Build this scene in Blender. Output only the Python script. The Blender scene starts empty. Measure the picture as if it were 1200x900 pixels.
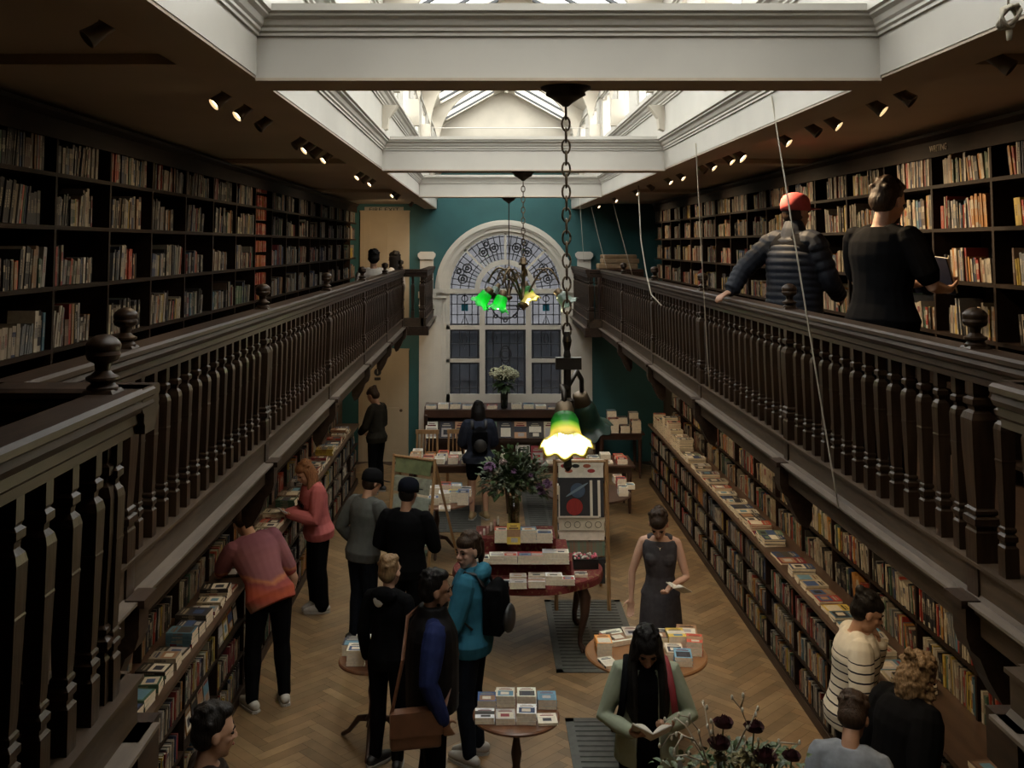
import bpy, bmesh, math, random
from mathutils import Vector, Matrix, Euler
random.seed(7)
C = bpy.context.scene.collection
PI = math.pi
# ------------------------------------------------------------------ camera, sky, exposure
EYE = 4.15; FPX = 1180.0; PITCH = math.radians(4.0); CX, CY = 570.0, 204.5
scn = bpy.context.scene
cam_d = bpy.data.cameras.new('camera'); cam = bpy.data.objects.new('camera', cam_d); C.objects.link(cam)
cam.location = (0, 0, EYE); cam.rotation_euler = (PI/2 + PITCH, 0, 0)
cam_d.sensor_width = 36; cam_d.lens = FPX/1200*36
cam_d.shift_x = (600-CX)/1200; cam_d.shift_y = (CY-450)/1200
cam_d.clip_start = 0.05; cam_d.clip_end = 200
scn.camera = cam
w = bpy.data.worlds.new('sky'); scn.world = w; w.use_nodes = True
bg = w.node_tree.nodes['Background']; bg.inputs[0].default_value = (1.0, 0.955, 0.88, 1); bg.inputs[1].default_value = 8.0
scn.view_settings.view_transform = 'Standard'; scn.view_settings.look = 'None'
scn.view_settings.exposure = 0.0; scn.view_settings.gamma = 1.0; scn.view_settings.use_curve_mapping = False
scn.cycles.use_denoising = True
scn.cycles.max_bounces = 7; scn.cycles.diffuse_bounces = 4; scn.cycles.transparent_max_bounces = 12
scn.cycles.caustics_reflective = False; scn.cycles.caustics_refractive = False
scn.cycles.sample_clamp_indirect = 1.5
SPOT_W = 60.0      # gallery track spots
UNDER_W = 60.0     # lamps below the galleries
WARM = (1.0, 0.72, 0.42)

def ray(px, py):
    a = (px-CX)/FPX; b = (CY-py)/FPX; c, s = math.cos(PITCH), math.sin(PITCH)
    return Vector((a, c - b*s, s + b*c))
def onz(px, py, z):
    "point of the horizontal plane z seen at a pixel"
    d = ray(px, py); t = (z-EYE)/d.z
    return Vector((d.x*t, d.y*t, z))
def ony(px, py, y):
    d = ray(px, py); t = y/d.y
    return Vector((d.x*t, y, EYE + d.z*t))
def proj(p):
    c, s = math.cos(PITCH), math.sin(PITCH); z = p[2]-EYE
    dep = p[1]*c + z*s
    return CX + FPX*p[0]/dep, CY - FPX*(-p[1]*s + z*c)/dep, dep

# ------------------------------------------------------------------ materials
MATS = {}
def mat(name, col, rough=0.6, var=0.0, scale=8.0, bump=0.0, metal=0.0, stretch=(1, 1, 1), spec=0.5, col2=None, detail=4.0, emit=None, attr=False, sheen=0):
    if name in MATS: return MATS[name]
    m = bpy.data.materials.new(name); m.use_nodes = True; nt = m.node_tree; N = nt.nodes; L = nt.links
    b = N['Principled BSDF']
    b.inputs['Roughness'].default_value = rough; b.inputs['Metallic'].default_value = metal
    b.inputs['Specular IOR Level'].default_value = spec
    b.inputs['Base Color'].default_value = (*col, 1)
    if sheen: b.inputs['Sheen Weight'].default_value = sheen
    if var or col2 or bump or attr:
        tc = N.new('ShaderNodeTexCoord'); mp = N.new('ShaderNodeMapping'); mp.inputs['Scale'].default_value = stretch
        L.new(tc.outputs['Object'], mp.inputs[0])
        nz = N.new('ShaderNodeTexNoise'); nz.inputs['Scale'].default_value = scale; nz.inputs['Detail'].default_value = detail
        L.new(mp.outputs[0], nz.inputs['Vector'])
        rp = N.new('ShaderNodeValToRGB'); rp.color_ramp.elements[0].position = 0.35; rp.color_ramp.elements[1].position = 0.65
        if attr:
            at = N.new('ShaderNodeAttribute'); at.attribute_name = 'Col'
            rp.color_ramp.elements[0].color = (1-var,)*3 + (1,); rp.color_ramp.elements[1].color = (1, 1, 1, 1)
            mx = N.new('ShaderNodeMix'); mx.data_type = 'RGBA'; mx.blend_type = 'MULTIPLY'; mx.inputs[0].default_value = 1
            L.new(at.outputs['Color'], mx.inputs[6]); L.new(rp.outputs[0], mx.inputs[7]); L.new(mx.outputs[2], b.inputs['Base Color'])
        else:
            c2 = col2 or tuple(c*(1-var) for c in col)
            rp.color_ramp.elements[0].color = (*c2, 1); rp.color_ramp.elements[1].color = (*col, 1)
            L.new(rp.outputs[0], b.inputs['Base Color'])
        L.new(nz.outputs['Fac'], rp.inputs[0])
        if bump:
            bp = N.new('ShaderNodeBump'); bp.inputs['Strength'].default_value = bump; bp.inputs['Distance'].default_value = 0.01
            L.new(nz.outputs['Fac'], bp.inputs['Height']); L.new(bp.outputs[0], b.inputs['Normal'])
    if emit:
        b.inputs['Emission Color'].default_value = (*emit[0], 1); b.inputs['Emission Strength'].default_value = emit[1]
    MATS[name] = m
    return m
def glass_mat(name, tint, gloss=0.08, rough=0.05, noise=0.0, diffuse=0.0):
    m = bpy.data.materials.new(name); m.use_nodes = True; nt = m.node_tree; N = nt.nodes; L = nt.links
    for n in list(N):
        if n.type != 'OUTPUT_MATERIAL': N.remove(n)
    out = [n for n in N if n.type == 'OUTPUT_MATERIAL'][0]
    t = N.new('ShaderNodeBsdfTransparent'); t.inputs[0].default_value = (*tint, 1)
    if noise:
        tc = N.new('ShaderNodeTexCoord'); nz = N.new('ShaderNodeTexNoise'); nz.inputs['Scale'].default_value = 5; L.new(tc.outputs['Object'], nz.inputs['Vector'])
        rp = N.new('ShaderNodeValToRGB'); rp.color_ramp.elements[0].position = .3; rp.color_ramp.elements[1].position = .7
        rp.color_ramp.elements[0].color = tuple(c*(1-noise) for c in tint)+(1,); rp.color_ramp.elements[1].color = (*tint, 1)
        L.new(nz.outputs['Fac'], rp.inputs[0]); L.new(rp.outputs[0], t.inputs[0])
    g = N.new('ShaderNodeBsdfGlossy'); g.inputs['Roughness'].default_value = rough
    mx = N.new('ShaderNodeMixShader'); mx.inputs[0].default_value = gloss
    L.new(t.outputs[0], mx.inputs[1]); L.new(g.outputs[0], mx.inputs[2])
    last = mx
    if diffuse:
        d = N.new('ShaderNodeBsdfTranslucent'); d.inputs[0].default_value = (*tint, 1)
        m2 = N.new('ShaderNodeMixShader'); m2.inputs[0].default_value = diffuse
        L.new(mx.outputs[0], m2.inputs[1]); L.new(d.outputs[0], m2.inputs[2]); last = m2
    L.new(last.outputs[0], out.inputs[0]); MATS[name] = m
    return m

WOOD = mat('dark_oak', (0.036, 0.019, 0.010), 0.50, 0.45, 9, 0.15, stretch=(4, .6, 4), spec=.28)
WOODV = mat('dark_oak_turned', (0.034, 0.018, 0.009), 0.40, 0.45, 9, 0.15, stretch=(5, 5, .6), spec=.28)
FASCIA = mat('weathered_oak', (0.062, 0.039, 0.023), 0.55, 0.4, 7, 0.2, stretch=(3, .5, 5), spec=.25)
LEDGE = mat('worn_ledge', (0.14, 0.11, 0.085), 0.45, 0.3, 8, 0.1, stretch=(4, .6, 4))
SHELF = mat('bookcase_wood', (0.017, 0.009, 0.005), 0.65, 0.4, 8, 0.1, stretch=(3, .8, 3), spec=.12)
BACK = mat('bookcase_back', (0.035, 0.023, 0.015), 0.7, 0.3, 6)
CREAM = mat('cream_paint', (0.60, 0.55, 0.46), 0.5, 0.14, 2.5, 0.12)
WHITE = mat('white_gloss_paint', (0.60, 0.575, 0.52), 0.42, 0.12, 1.6, 0.15)
CEIL = mat('ceiling_paint', (0.56, 0.46, 0.36), 0.7, 0.12, 1.2)
TEAL = mat('teal_paint', (0.022, 0.105, 0.110), 0.6, 0.15, 2)
DARKM = mat('dark_metal', (0.035, 0.028, 0.022), 0.45, metal=0.6)
BRASS = mat('aged_brass', (0.10, 0.07, 0.04), 0.45, metal=0.7)
LEAD = mat('window_lead', (0.02, 0.02, 0.022), 0.6)
BOOKM = mat('book_cover', (1, 1, 1), 0.55, 0.14, 45, attr=True, spec=.25)
PAGES = mat('book_pages', (0.62, 0.55, 0.43), 0.8, 0.25, 90, stretch=(1, 1, 4))

# ------------------------------------------------------------------ mesh building
class MB:
    def __init__(s): s.v = []; s.f = []; s.m = []; s.c = []
    def add(s, vs, fs, mi=0, col=None, M=None):
        o = len(s.v)
        if M is not None: vs = [tuple(M @ Vector(p)) for p in vs]
        s.v.extend([tuple(p) for p in vs]); s.f.extend([tuple(i+o for i in f) for f in fs])
        k = len(fs)
        s.m.extend(mi if isinstance(mi, list) else [mi]*k)
        s.c.extend(col if isinstance(col, list) else [col or (1, 1, 1)]*k)
        return s
    def box(s, x0, x1, y0, y1, z0, z1, mi=0, col=None, M=None):
        vs = [(x0,y0,z0),(x1,y0,z0),(x1,y1,z0),(x0,y1,z0),(x0,y0,z1),(x1,y0,z1),(x1,y1,z1),(x0,y1,z1)]
        return s.add(vs, [(0,3,2,1),(4,5,6,7),(0,1,5,4),(1,2,6,5),(2,3,7,6),(3,0,4,7)], mi, col, M)
    def rings(s, rings, mi=0, col=None, M=None, caps=True):
        n = len(rings[0]); vs = [p for r in rings for p in r]; fs = []
        for i in range(len(rings)-1):
            for j in range(n):
                a, b = i*n+j, i*n+(j+1) % n
                fs.append((a, b, b+n, a+n))
        if caps: fs.append(tuple(range(n-1, -1, -1))); fs.append(tuple((len(rings)-1)*n+j for j in range(n)))
        return s.add(vs, fs, mi, col, M)
    def lathe(s, prof, n=12, cx=0, cy=0, sq=False, mi=0, col=None, M=None, z0=0):
        R = []
        for z, r in prof:
            if sq: R.append([(cx+a*r, cy+b*r, z0+z) for a, b in ((-1,-1),(1,-1),(1,1),(-1,1))])
            else: R.append([(cx+r*math.cos(2*PI*k/n), cy+r*math.sin(2*PI*k/n), z0+z) for k in range(n)])
        return s.rings(R, mi, col, M)
    def tube(s, pts, rad, n=8, mi=0, col=None, flat=1.0, up=None, M=None, round_ends=False):
        pts = [Vector(p) for p in pts]; k = len(pts)
        if not isinstance(rad, (list, tuple)): rad = [rad]*k
        rad = list(rad)
        if round_ends and k >= 2:
            d0 = (pts[0]-pts[1]).normalized(); d1 = (pts[-1]-pts[-2]).normalized()
            r0, r1 = rad[0], rad[-1]
            pts = [pts[0]+d0*r0*.95, pts[0]+d0*r0*.7] + pts + [pts[-1]+d1*r1*.7, pts[-1]+d1*r1*.95]
            rad = [r0*.25, r0*.7] + rad + [r1*.7, r1*.25]; k = len(pts)
        R = []; u = Vector(up) if up else None
        for i in range(k):
            d = pts[min(i+1, k-1)] - pts[max(i-1, 0)]
            if d.length < 1e-9: d = Vector((0, 0, 1))
            d.normalize()
            if u is None: u = Vector((1, 0, 0)) if abs(d.x) < .9 else Vector((0, 1, 0))
            a = u - d*u.dot(d)
            if a.length < 1e-4: a = d.orthogonal()
            a.normalize(); u = a; b = d.cross(a)
            R.append([pts[i] + (a*math.cos(2*PI*j/n) + b*flat*math.sin(2*PI*j/n))*rad[i] for j in range(n)])
        return s.rings([[tuple(q) for q in r] for r in R], mi, col, M)
    def ell(s, c, r, n=12, mi=0, col=None, M=None, R=None):
        c = Vector(c); k = max(6, n//2); rr = []
        for i in range(k+1):
            t = PI*(i+.0)/k; t = min(max(t, .06), PI-.06)
            ring = []
            for j in range(n):
                p = Vector((r[0]*math.sin(t)*math.cos(2*PI*j/n), r[1]*math.sin(t)*math.sin(2*PI*j/n), -r[2]*math.cos(t)))
                if R is not None: p = R @ p
                ring.append(tuple(c+p))
            rr.append(ring)
        return s.rings(rr, mi, col, M)
    def prism(s, poly, axis, a, b, mi=0, col=None, M=None):
        "poly in the two other axes (x,z) for axis y, (y,z) for axis x, (x,y) for axis z"
        def P(p, t): return (p[0], t, p[1]) if axis == 'y' else ((t, p[0], p[1]) if axis == 'x' else (p[0], p[1], t))
        return s.rings([[P(p, a) for p in poly], [P(p, b) for p in poly]], mi, col, M)
    def mesh(s, name, mats, smooth=False):
        me = bpy.data.meshes.new(name); me.from_pydata(s.v, [], s.f)
        for m in (mats if isinstance(mats, (list, tuple)) else [mats]): me.materials.append(m)
        me.polygons.foreach_set('material_index', s.m)
        if any(c != (1, 1, 1) for c in s.c):
            at = me.color_attributes.new('Col', 'FLOAT_COLOR', 'CORNER'); buf = []
            for p, c in zip(s.f, s.c): buf.extend((*c, 1.0)*len(p))
            at.data.foreach_set('color', buf)
        bm = bmesh.new(); bm.from_mesh(me); bmesh.ops.recalc_face_normals(bm, faces=bm.faces); bm.to_mesh(me); bm.free()
        if smooth: me.polygons.foreach_set('use_smooth', [True]*len(me.polygons))
        me.update()
        return me
    def build(s, name, mats, parent=None, smooth=False, loc=None):
        o = bpy.data.objects.new(name, s.mesh(name, mats, smooth)); C.objects.link(o)
        if parent: o.parent = parent
        if loc: o.location = loc
        return o
def tag(o, label=None, cat=None, group=None, kind=None):
    if label: o['label'] = label
    if cat: o['category'] = cat
    if group: o['group'] = group
    if kind: o['kind'] = kind
    return o
def struct(o): o['kind'] = 'structure'; return o
def thing(name, label, cat, loc=(0, 0, 0), rz=0, group=None):
    o = bpy.data.objects.new(name, None); C.objects.link(o); o.location = loc; o.rotation_euler = (0, 0, rz)
    o.empty_display_size = .1
    return tag(o, label, cat, group)
def smooth_angle(o, deg=40):
    me = o.data; me.polygons.foreach_set('use_smooth', [True]*len(me.polygons))
    try:
        me.set_sharp_from_angle(angle=math.radians(deg))
    except Exception: pass
    return o
def dup(root, loc=None, rz=None, label=None, name=None):
    r = root.copy(); C.objects.link(r)
    if loc is not None: r.location = loc
    if rz is not None: r.rotation_euler = (0, 0, rz)
    if label: r['label'] = label
    for ch in list(root.children):
        c = ch.copy(); C.objects.link(c); c.parent = r
        for g in ch.children:
            d = g.copy(); C.objects.link(d); d.parent = c
    return r
ORD = ['first','second','third','fourth','fifth','sixth','seventh','eighth','ninth','tenth','eleventh','twelfth','thirteenth','fourteenth','fifteenth','sixteenth','seventeenth','eighteenth','nineteenth','twentieth','twenty-first','twenty-second','twenty-third','twenty-fourth','twenty-fifth','twenty-sixth','twenty-seventh','twenty-eighth','twenty-ninth','thirtieth','thirty-first','thirty-second','thirty-third','thirty-fourth','thirty-fifth','thirty-sixth','thirty-seventh','thirty-eighth','thirty-ninth','fortieth']
def text_obj(s, size, name, m, loc, rot, parent=None, ext=.002, align='CENTER', sx=1.0):
    cu = bpy.data.curves.new(name, 'FONT'); cu.body = s; cu.size = size; cu.extrude = ext; cu.align_x = align; cu.align_y = 'CENTER'
    cu.materials.append(m)
    o = bpy.data.objects.new(name, cu); C.objects.link(o); o.location = loc; o.rotation_euler = rot; o.scale = (sx, 1, 1)
    if parent: o.parent = parent
    return o

# ------------------------------------------------------------------ dimensions (metres)
GF = EYE-1.42                      # gallery floor
WALL_Y = 19.7
XL, XR = -2.78, 3.42               # side walls
OL, OR = -0.97, 1.66               # ceiling opening
BZ = EYE+.70                       # beam underside
CZ = EYE+.80                       # gallery ceiling
RLX, RRX = -1.44, 1.95             # gallery rails
CABL, CABR = -2.25, 2.85           # fronts of the low bookcases
TOPH = 1.03
BEAMS = [-1.0, 4.2, 9.35, 14.5]

# ================================================================== STRUCTURE
f = MB(); f.box(XL-.2, XR+.2, -2, WALL_Y+.2, -.1, -.004); o = f.build('floor', mat('floor_gap', (.05, .03, .02), .8)); struct(o)
# herringbone oak blocks of the floor
hb = MB(); Wd, NL = .10, 5; Ln = Wd*NL
rnd = random.Random(3)
c45 = math.sqrt(.5)
def hb_block(u0, u1, v0, v1):
    t = rnd.random(); k = .70 + .5*rnd.random()
    col = (.235*k, (.142+.014*t)*k, (.066+.012*t)*k); e = .0012; vs = []
    for u, v in ((u0+e, v0+e), (u1-e, v0+e), (u1-e, v1-e), (u0+e, v1-e)):
        vs.append(((u-v)*c45+.3, (u+v)*c45+9, 0))
    if all(-2.77 < p[0] < 3.40 and -1.9 < p[1] < WALL_Y for p in vs): hb.add(vs, [(0, 1, 2, 3)], 0, col)
for i in range(-9, 10):
    for j in range(-220, 221):
        bu, bv = (j+i*NL)*Wd, (j-i*NL)*Wd
        hb_block(bu, bu+Ln, bv, bv+Wd); hb_block(bu+Ln, bu+Ln+Wd, bv+Wd-Ln, bv+Wd)
OAKF = mat('oak_parquet', (1, 1, 1), .38, .25, 5, .06, stretch=(1, 1, 1), attr=True)
o = hb.build('floor_parquet', OAKF); struct(o)

# far wall with its arched window and the two doors cut out
S = WALL_Y
WX = .37; RO = 1.17; SPZ = EYE-.885; SILLZ = EYE-3.42
def wall_with_arch():
    m = MB(); d = .3
    n = 28
    arc = [(WX+RO*math.cos(PI*k/n), SPZ+RO*math.sin(PI*k/n)) for k in range(n+1)]   # right to left
    top = BZ+3.4
    for y in (S, S+d):
        # spandrel strips
        vs = []; fs = []
        for k in range(n):
            a, b = arc[k], arc[k+1]
            o_ = len(vs); vs += [(a[0], y, a[1]), (b[0], y, b[1]), (b[0], y, top), (a[0], y, top)]; fs.append((o_, o_+1, o_+2, o_+3))
        m.add(vs, fs)
    for k in range(n):
        a, b = arc[k], arc[k+1]
        m.add([(a[0], S, a[1]), (b[0], S, b[1]), (b[0], S+d, b[1]), (a[0], S+d, a[1])], [(0, 1, 2, 3)])
    m.box(XL-.2, WX-RO, S, S+d, 0, top); m.box(WX+RO, XR+.2, S, S+d, 0, top)
    m.box(WX-RO, WX+RO, S, S+d, 0, SILLZ)
    return m
struct(wall_with_arch().build('wall_far', TEAL))
struct(MB().box(XL-.2, XL, -2, S, 0, BZ+.3).build('wall_left', mat('wall_brown', (.12, .09, .065), .8, .2, 3)))
struct(MB().box(XR, XR+.2, -2, S, 0, BZ+.3).build('wall_right', MATS['wall_brown']))
struct(MB().box(XL-.2, XR+.2, -2.2, -2, 0, EYE+3.6).build('wall_back', MATS['wall_brown']))
struct(MB().box(OL, OR, -2, 2.55, BZ-.05, BZ+.1).build('landing_light_block', CEIL))  # unseen slab added to block skylight from behind the camera
# gallery floors
struct(MB().box(XL, RLX-.02, -2, S, GF-.10, GF).build('floor_gallery_left', WOOD))
struct(MB().box(RRX+.02, XR, -2, S, GF-.10, GF).build('floor_gallery_right', WOOD))
struct(MB().box(RLX, RRX, -2, 1.2, GF-.10, GF).build('floor_landing', WOOD))
# ceilings of the galleries with a shallow raised border
for nm, a, b in (('ceiling_left', XL, OL-.02), ('ceiling_right', OR+.02, XR)):
    struct(MB().box(a, b, -2, S, CZ, CZ+.12).build(nm, CEIL))
def side_beam(x0, x1, name):
    m = MB(); m.box(min(x0, x1), max(x0, x1), -2, S, BZ, CZ+.1)
    struct(m.build(name, CEIL))
side_beam(OL-.004, OL-.235, 'ceiling_beam_left'); side_beam(OR+.004, OR+.235, 'ceiling_beam_right')
for y in BEAMS[1:]:
    for a, b in ((XL, OL-.24), (OR+.24, XR)):
        struct(MB().box(a, b, y-.02, y+.30, CZ-.045, CZ+.02).build('ceiling_rib', CEIL))
# upper side walls of the roof light, with cornices
CLZ0, CLZ1, EAVE, RIDGE = EYE+1.52, EYE+2.12, EYE+2.28, EYE+3.02
MIDX = (OL+OR)/2
def cornice_poly(x, sgn, z, w=.10, h=.12):
    # little stepped profile standing proud of the face x, sgn = direction into the opening
    pr = [(0, 0), (.15, 0), (.15, .10), (.28, .16), (.28, .26), (.42, .34), (.55, .52), (.80, .62), (.80, .70), (1.0, .76), (1.0, 1.0), (0, 1.0)]
    return [(x+sgn*u*w, z+v*h) for u, v in pr]
for sd, x, sgn, nm in ((0, OL, 1, 'left'), (1, OR, -1, 'right')):
    m = MB(); xo = x-sgn*.10
    a, b = min(x, xo), max(x, xo)
    m.box(a, b, -2, S, BZ+.012, CLZ0); m.box(a, b, -2, S, CLZ1, EAVE)
    ys = [-2, -.6]; y = -.4
    wins = []
    while y < 2.5: y += 1.72
    while y < S-1.2:
        wins.append((y, y+1.1)); y += 1.72
    prev = -2
    for (y0, y1) in wins:
        m.box(a, b, prev, y0, CLZ0, CLZ1); prev = y1
    m.box(a, b, prev, S, CLZ0, CLZ1)
    struct(m.build('wall_rooflight_'+nm, WHITE))
    m = MB(); m.prism(cornice_poly(x, sgn, EYE+.88, .075, .125), 'y', -2, S)
    m.prism(cornice_poly(x, sgn, EYE+1.30, .10, .13), 'y', -2, S)
    m.box(min(x, x+sgn*.02), max(x, x+sgn*.02), -2, S, CLZ1+.02, CLZ1+.08)
    struct(m.build('trim_cornice_'+nm, WHITE))
    for k, (y0, y1) in enumerate(wins):
        m = MB(); t = .035; xc = (a+b)/2
        for (p0, p1, q0, q1) in ((y0, y1, CLZ0, CLZ0+t), (y0, y1, CLZ1-t, CLZ1), (y0, y0+t, CLZ0, CLZ1), (y1-t, y1, CLZ0, CLZ1), ((y0+y1)/2-.015, (y0+y1)/2+.015, CLZ0, CLZ1)):
            m.box(xc-.03, xc+.03, p0, p1, q0, q1)
        wo = struct(m.build('window_%d' % (10+k+20*sd), WHITE))
        g = MB(); g.box(xc-.003, xc+.003, y0, y1, CLZ0, CLZ1); g.build('window_pane', MATS.get('sky_glass') or glass_mat('sky_glass', (.92, .94, .95), .04), wo)
# cross beams between the openings
def cross_beam(y, ceilrose=True):
    m = MB(); d = .26
    m.box(OL, OR, y+.005, y+d, BZ, EYE+1.0)
    for (yy, sg) in ((y+.005, -1), (y+d, 1)):
        m.prism([(yy+(q-0)*sg if 0 else yy+sg*(q), z) for q, z in [((p[0]-0), p[1]) for p in cornice_poly(0, 1, EYE+.88, .07, .125)]], 'x', OL, OR)
    # bead along the lower arris
    m.box(OL, OR, y-.002, y+.005, BZ, BZ+.012)
    return struct(m.build('ceiling_beam', WHITE))
for y in BEAMS: cross_beam(y)
for y in BEAMS[1:]:
    struct(MB().box(OL, OR, y-.01, y+.27, BZ-.012, BZ+.0).build('trim_beam_soffit', CEIL))
# roof slopes with glazed strips
def slope_pt(x):
    return EAVE + (RIDGE-EAVE)*(1-abs(x-MIDX)/(MIDX-OL))
def roof_slope(sgn, nm):
    hw = MIDX-OL+.12
    def P(u): x = MIDX+sgn*hw*(1-u); return (x, EAVE-.06+(RIDGE-EAVE+.06)*u)    # u=0 eave, 1 ridge
    m = MB()
    def strip(u0, u1, y0, y1, th=.05, mm=0):
        a, b = P(u0), P(u1)
        m.prism([(a[0], a[1]), (b[0], b[1]), (b[0], b[1]+th), (a[0], a[1]+th)], 'y', y0, y1, mm)
    strip(0, .22, -2, S); strip(.86, 1.0, -2, S); strip(.22, .86, -2, 1.3)  # near roof strip closed to keep skylight off the first cross beam
    yy = -2
    for y in [BEAMS[0]-.5, 1.4, 4.0, 6.6, 9.2, 11.8, 14.4, 17.0, S-.4]:
        strip(.22, .86, y-.02, y+.35)
    struct(m.build('ceiling_roof_'+nm, CREAM))
    m2 = MB(); yy = -1.8
    while yy < S-.1:      # glazing bars running from eave to ridge
        a, b = P(.22), P(.86)
        m2.prism([(a[0], a[1]-.02), (b[0], b[1]-.02), (b[0], b[1]+.02), (a[0], a[1]+.02)], 'y', yy-.03, yy+.03); yy += .80
    g = struct(m2.build('window_roof_'+nm, mat('glazing_bar', (.03, .035, .04), .5)))
    m3 = MB(); a, b = P(.22), P(.86)
    m3.prism([(a[0], a[1]+.015), (b[0], b[1]+.015), (b[0], b[1]+.021), (a[0], a[1]+.021)], 'y', -2, S)
    m3.build('window_pane', MATS['sky_glass'], g)
roof_slope(-1, 'left'); roof_slope(1, 'right')
struct(MB().box(MIDX-.1, MIDX+.1, -2, S, RIDGE-.04, RIDGE+.06).build('trim_ridge', CREAM))
# arched ribs under the roof
def rib(y, th=.10, inner=1.0):
    m = MB(); n = 24; hw = MIDX-OL; cz = EAVE-.55; r = hw*inner-.16
    sc = (RIDGE-.14-cz)/r
    for yy in (y, y+th):
        vs, fs = [], []
        for k in range(n):
            t0, t1 = PI*k/n, PI*(k+1)/n
            for t in (t0, t1):
                x = MIDX+r*math.cos(t); vs += [(x, yy, cz+sc*r*math.sin(t)*.92)]
                xo = MIDX+hw*math.cos(t); zt = min(slope_pt(xo)+.01, 99); vs += [(xo, yy, zt)]
            o_ = len(vs)-4; fs.append((o_, o_+2, o_+3, o_+1))
        m.add(vs, fs)
    vs, fs = [], []
    for k in range(n+1):
        t = PI*k/n; x = MIDX+r*math.cos(t); z = cz+sc*r*math.sin(t)*.92
        vs += [(x, y, z), (x, y+th, z)]
        if k: o_ = len(vs)-4; fs.append((o_, o_+1, o_+3, o_+2))
    m.add(vs, fs)
    for sg in (-1, 1):   # post down to the cornice
        xa = MIDX+sg*hw; xb = MIDX+sg*r
        m.box(min(xa, xb), max(xa, xb), y, y+th, EYE+1.43, cz+.02)
        m.prism([(xa, EYE+1.06), (xa-sg*.05, EYE+1.08), (xa-sg*.06, EYE+1.18), (xa-sg*.15, EYE+1.30), (xa, EYE+1.30)], 'y', y-.01, y+th+.01)
    m.lathe([(0, .0), (.03, .035), (.06, .02), (.09, .045), (.12, .02), (.16, .04), (.3, .04)], 10, MIDX, y+th/2, z0=cz+sc*r*.92-.2)
    struct(m.build('trim_roof_rib', CREAM))
for y in (1.4, 4.0, 6.7, 9.2, 11.9, 14.4, 17.0): rib(y+.12)
struct(MB().box(OL, OR, S-.10, S, EYE+1.45, RIDGE).build('wall_gable', CREAM))
# iron tie rods across the roof light
for y, z in ((8.3, EYE+1.62), (12.6, EYE+2.0), (16.3, EYE+1.9)):
    struct(MB().tube([(OL, y, z), (OR, y, z)], .008, 6).build('trim_tie_rod', WHITE))
# blind rolled under the left cornice
# ================================================================== far window
def arcbox(m, cx, cz, r0, r1, y0, y1, a0=0, a1=PI, n=32):
    vs, fs = [], []
    for k in range(n+1):
        t = a0+(a1-a0)*k/n; c, s_ = math.cos(t), math.sin(t)
        vs += [(cx+r0*c, y0, cz+r0*s_), (cx+r1*c, y0, cz+r1*s_), (cx+r1*c, y1, cz+r1*s_), (cx+r0*c, y1, cz+r0*s_)]
        if k:
            o_ = len(vs)-8
            for q in range(4): fs.append((o_+q, o_+(q+1) % 4, o_+4+(q+1) % 4, o_+4+q))
    fs.append((0, 1, 2, 3)); o_ = len(vs)-4; fs.append((o_+3, o_+2, o_+1, o_))
    m.add(vs, fs)
WINW = mat('window_paint', (.66, .62, .54), .45, .08, 4)
yF = S-.06
m = MB()
for r0, r1, d0 in ((RO-.02, RO+.06, -.02), (RO+.06, RO+.10, -.05), (RO+.10, RO+.17, -.08), (RO+.17, RO+.20, -.04)):
    arcbox(m, WX, SPZ, r0, r1, S+d0, S+.02)
for sg in (-1, 1):
    for r0, r1, d0 in ((RO-.02, RO+.06, -.02), (RO+.06, RO+.20, -.06)):
        xa, xb = WX+sg*r0, WX+sg*r1; m.box(min(xa, xb), max(xa, xb), S+d0, S+.02, SILLZ, SPZ)
    xa, xb = WX+sg*(RO-.02), WX+sg*(RO+.23); m.box(min(xa, xb), max(xa, xb), S-.11, S+.02, SPZ-.04, SPZ+.03)
    m.box(min(xa, xb), max(xa, xb), S-.09, S+.02, SPZ-.14, SPZ-.10)
win = struct(m.build('window_1', WINW))
# outer pilasters standing on the floor with capped tops
for sg in (-1, 1):
    m = MB(); xa, xb = WX+sg*(RO+.20), WX+sg*(RO+.50); a, b = min(xa, xb), max(xa, xb)
    m.box(a, b, S-.07, S, 0, SPZ-.14); m.box(a-.02, b+.02, S-.10, S, SPZ-.14, SPZ-.02); m.box(a-.01, b+.01, S-.09, S, SPZ-.30, SPZ-.27)
    cx = WX+sg*(RO+.36)
    m.box(cx-.13, cx+.13, S-.07, S, SPZ-.02, EYE-.28); m.box(cx-.085, cx+.085, S-.08, S-.06, SPZ+.06, EYE-.36)
    m.prism([(cx-.13, EYE-.28), (cx+.13, EYE-.28), (cx+.17, EYE-.22), (cx+.17, EYE-.17), (cx+.12, EYE-.13), (cx-.12, EYE-.13), (cx-.17, EYE-.17), (cx-.17, EYE-.22)], 'y', S-.12, S)
    m.box(a+.07, b-.07, S-.08, S-.06, .35, SPZ-.45)
    struct(m.build('trim_pilaster', WINW))
m = MB(); yj0, yj1 = S+.03, S+.13
ML, MR = (WX-.45, WX+.45)   # mullion centres
z2, z3, zb, zc = EYE-1.60, EYE-2.24, EYE-2.88, EYE-2.84
m.box(WX-RO, WX+RO, yj0-.04, yj1, SPZ-.06, SPZ+.03)
for x in (ML, MR): m.box(x-.055, x+.055, yj0-.03, yj1, SILLZ+.1, SPZ)
for a, b in ((WX-RO, ML), (MR, WX+RO)):
    m.box(a, b, yj0, yj1, z2-.04, z2+.04); m.box(a, b, yj0, yj1, z3-.035, z3+.035)
m.box(ML, MR, yj0, yj1, z2-.04, z2+.04)
m.box(WX-RO, WX+RO, yj0, yj1, SILLZ, EYE-2.88)
for x in (WX-RO+.045, WX+RO-.045): m.box(x-.045, x+.045, yj0, yj1, SILLZ, SPZ)
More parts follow.
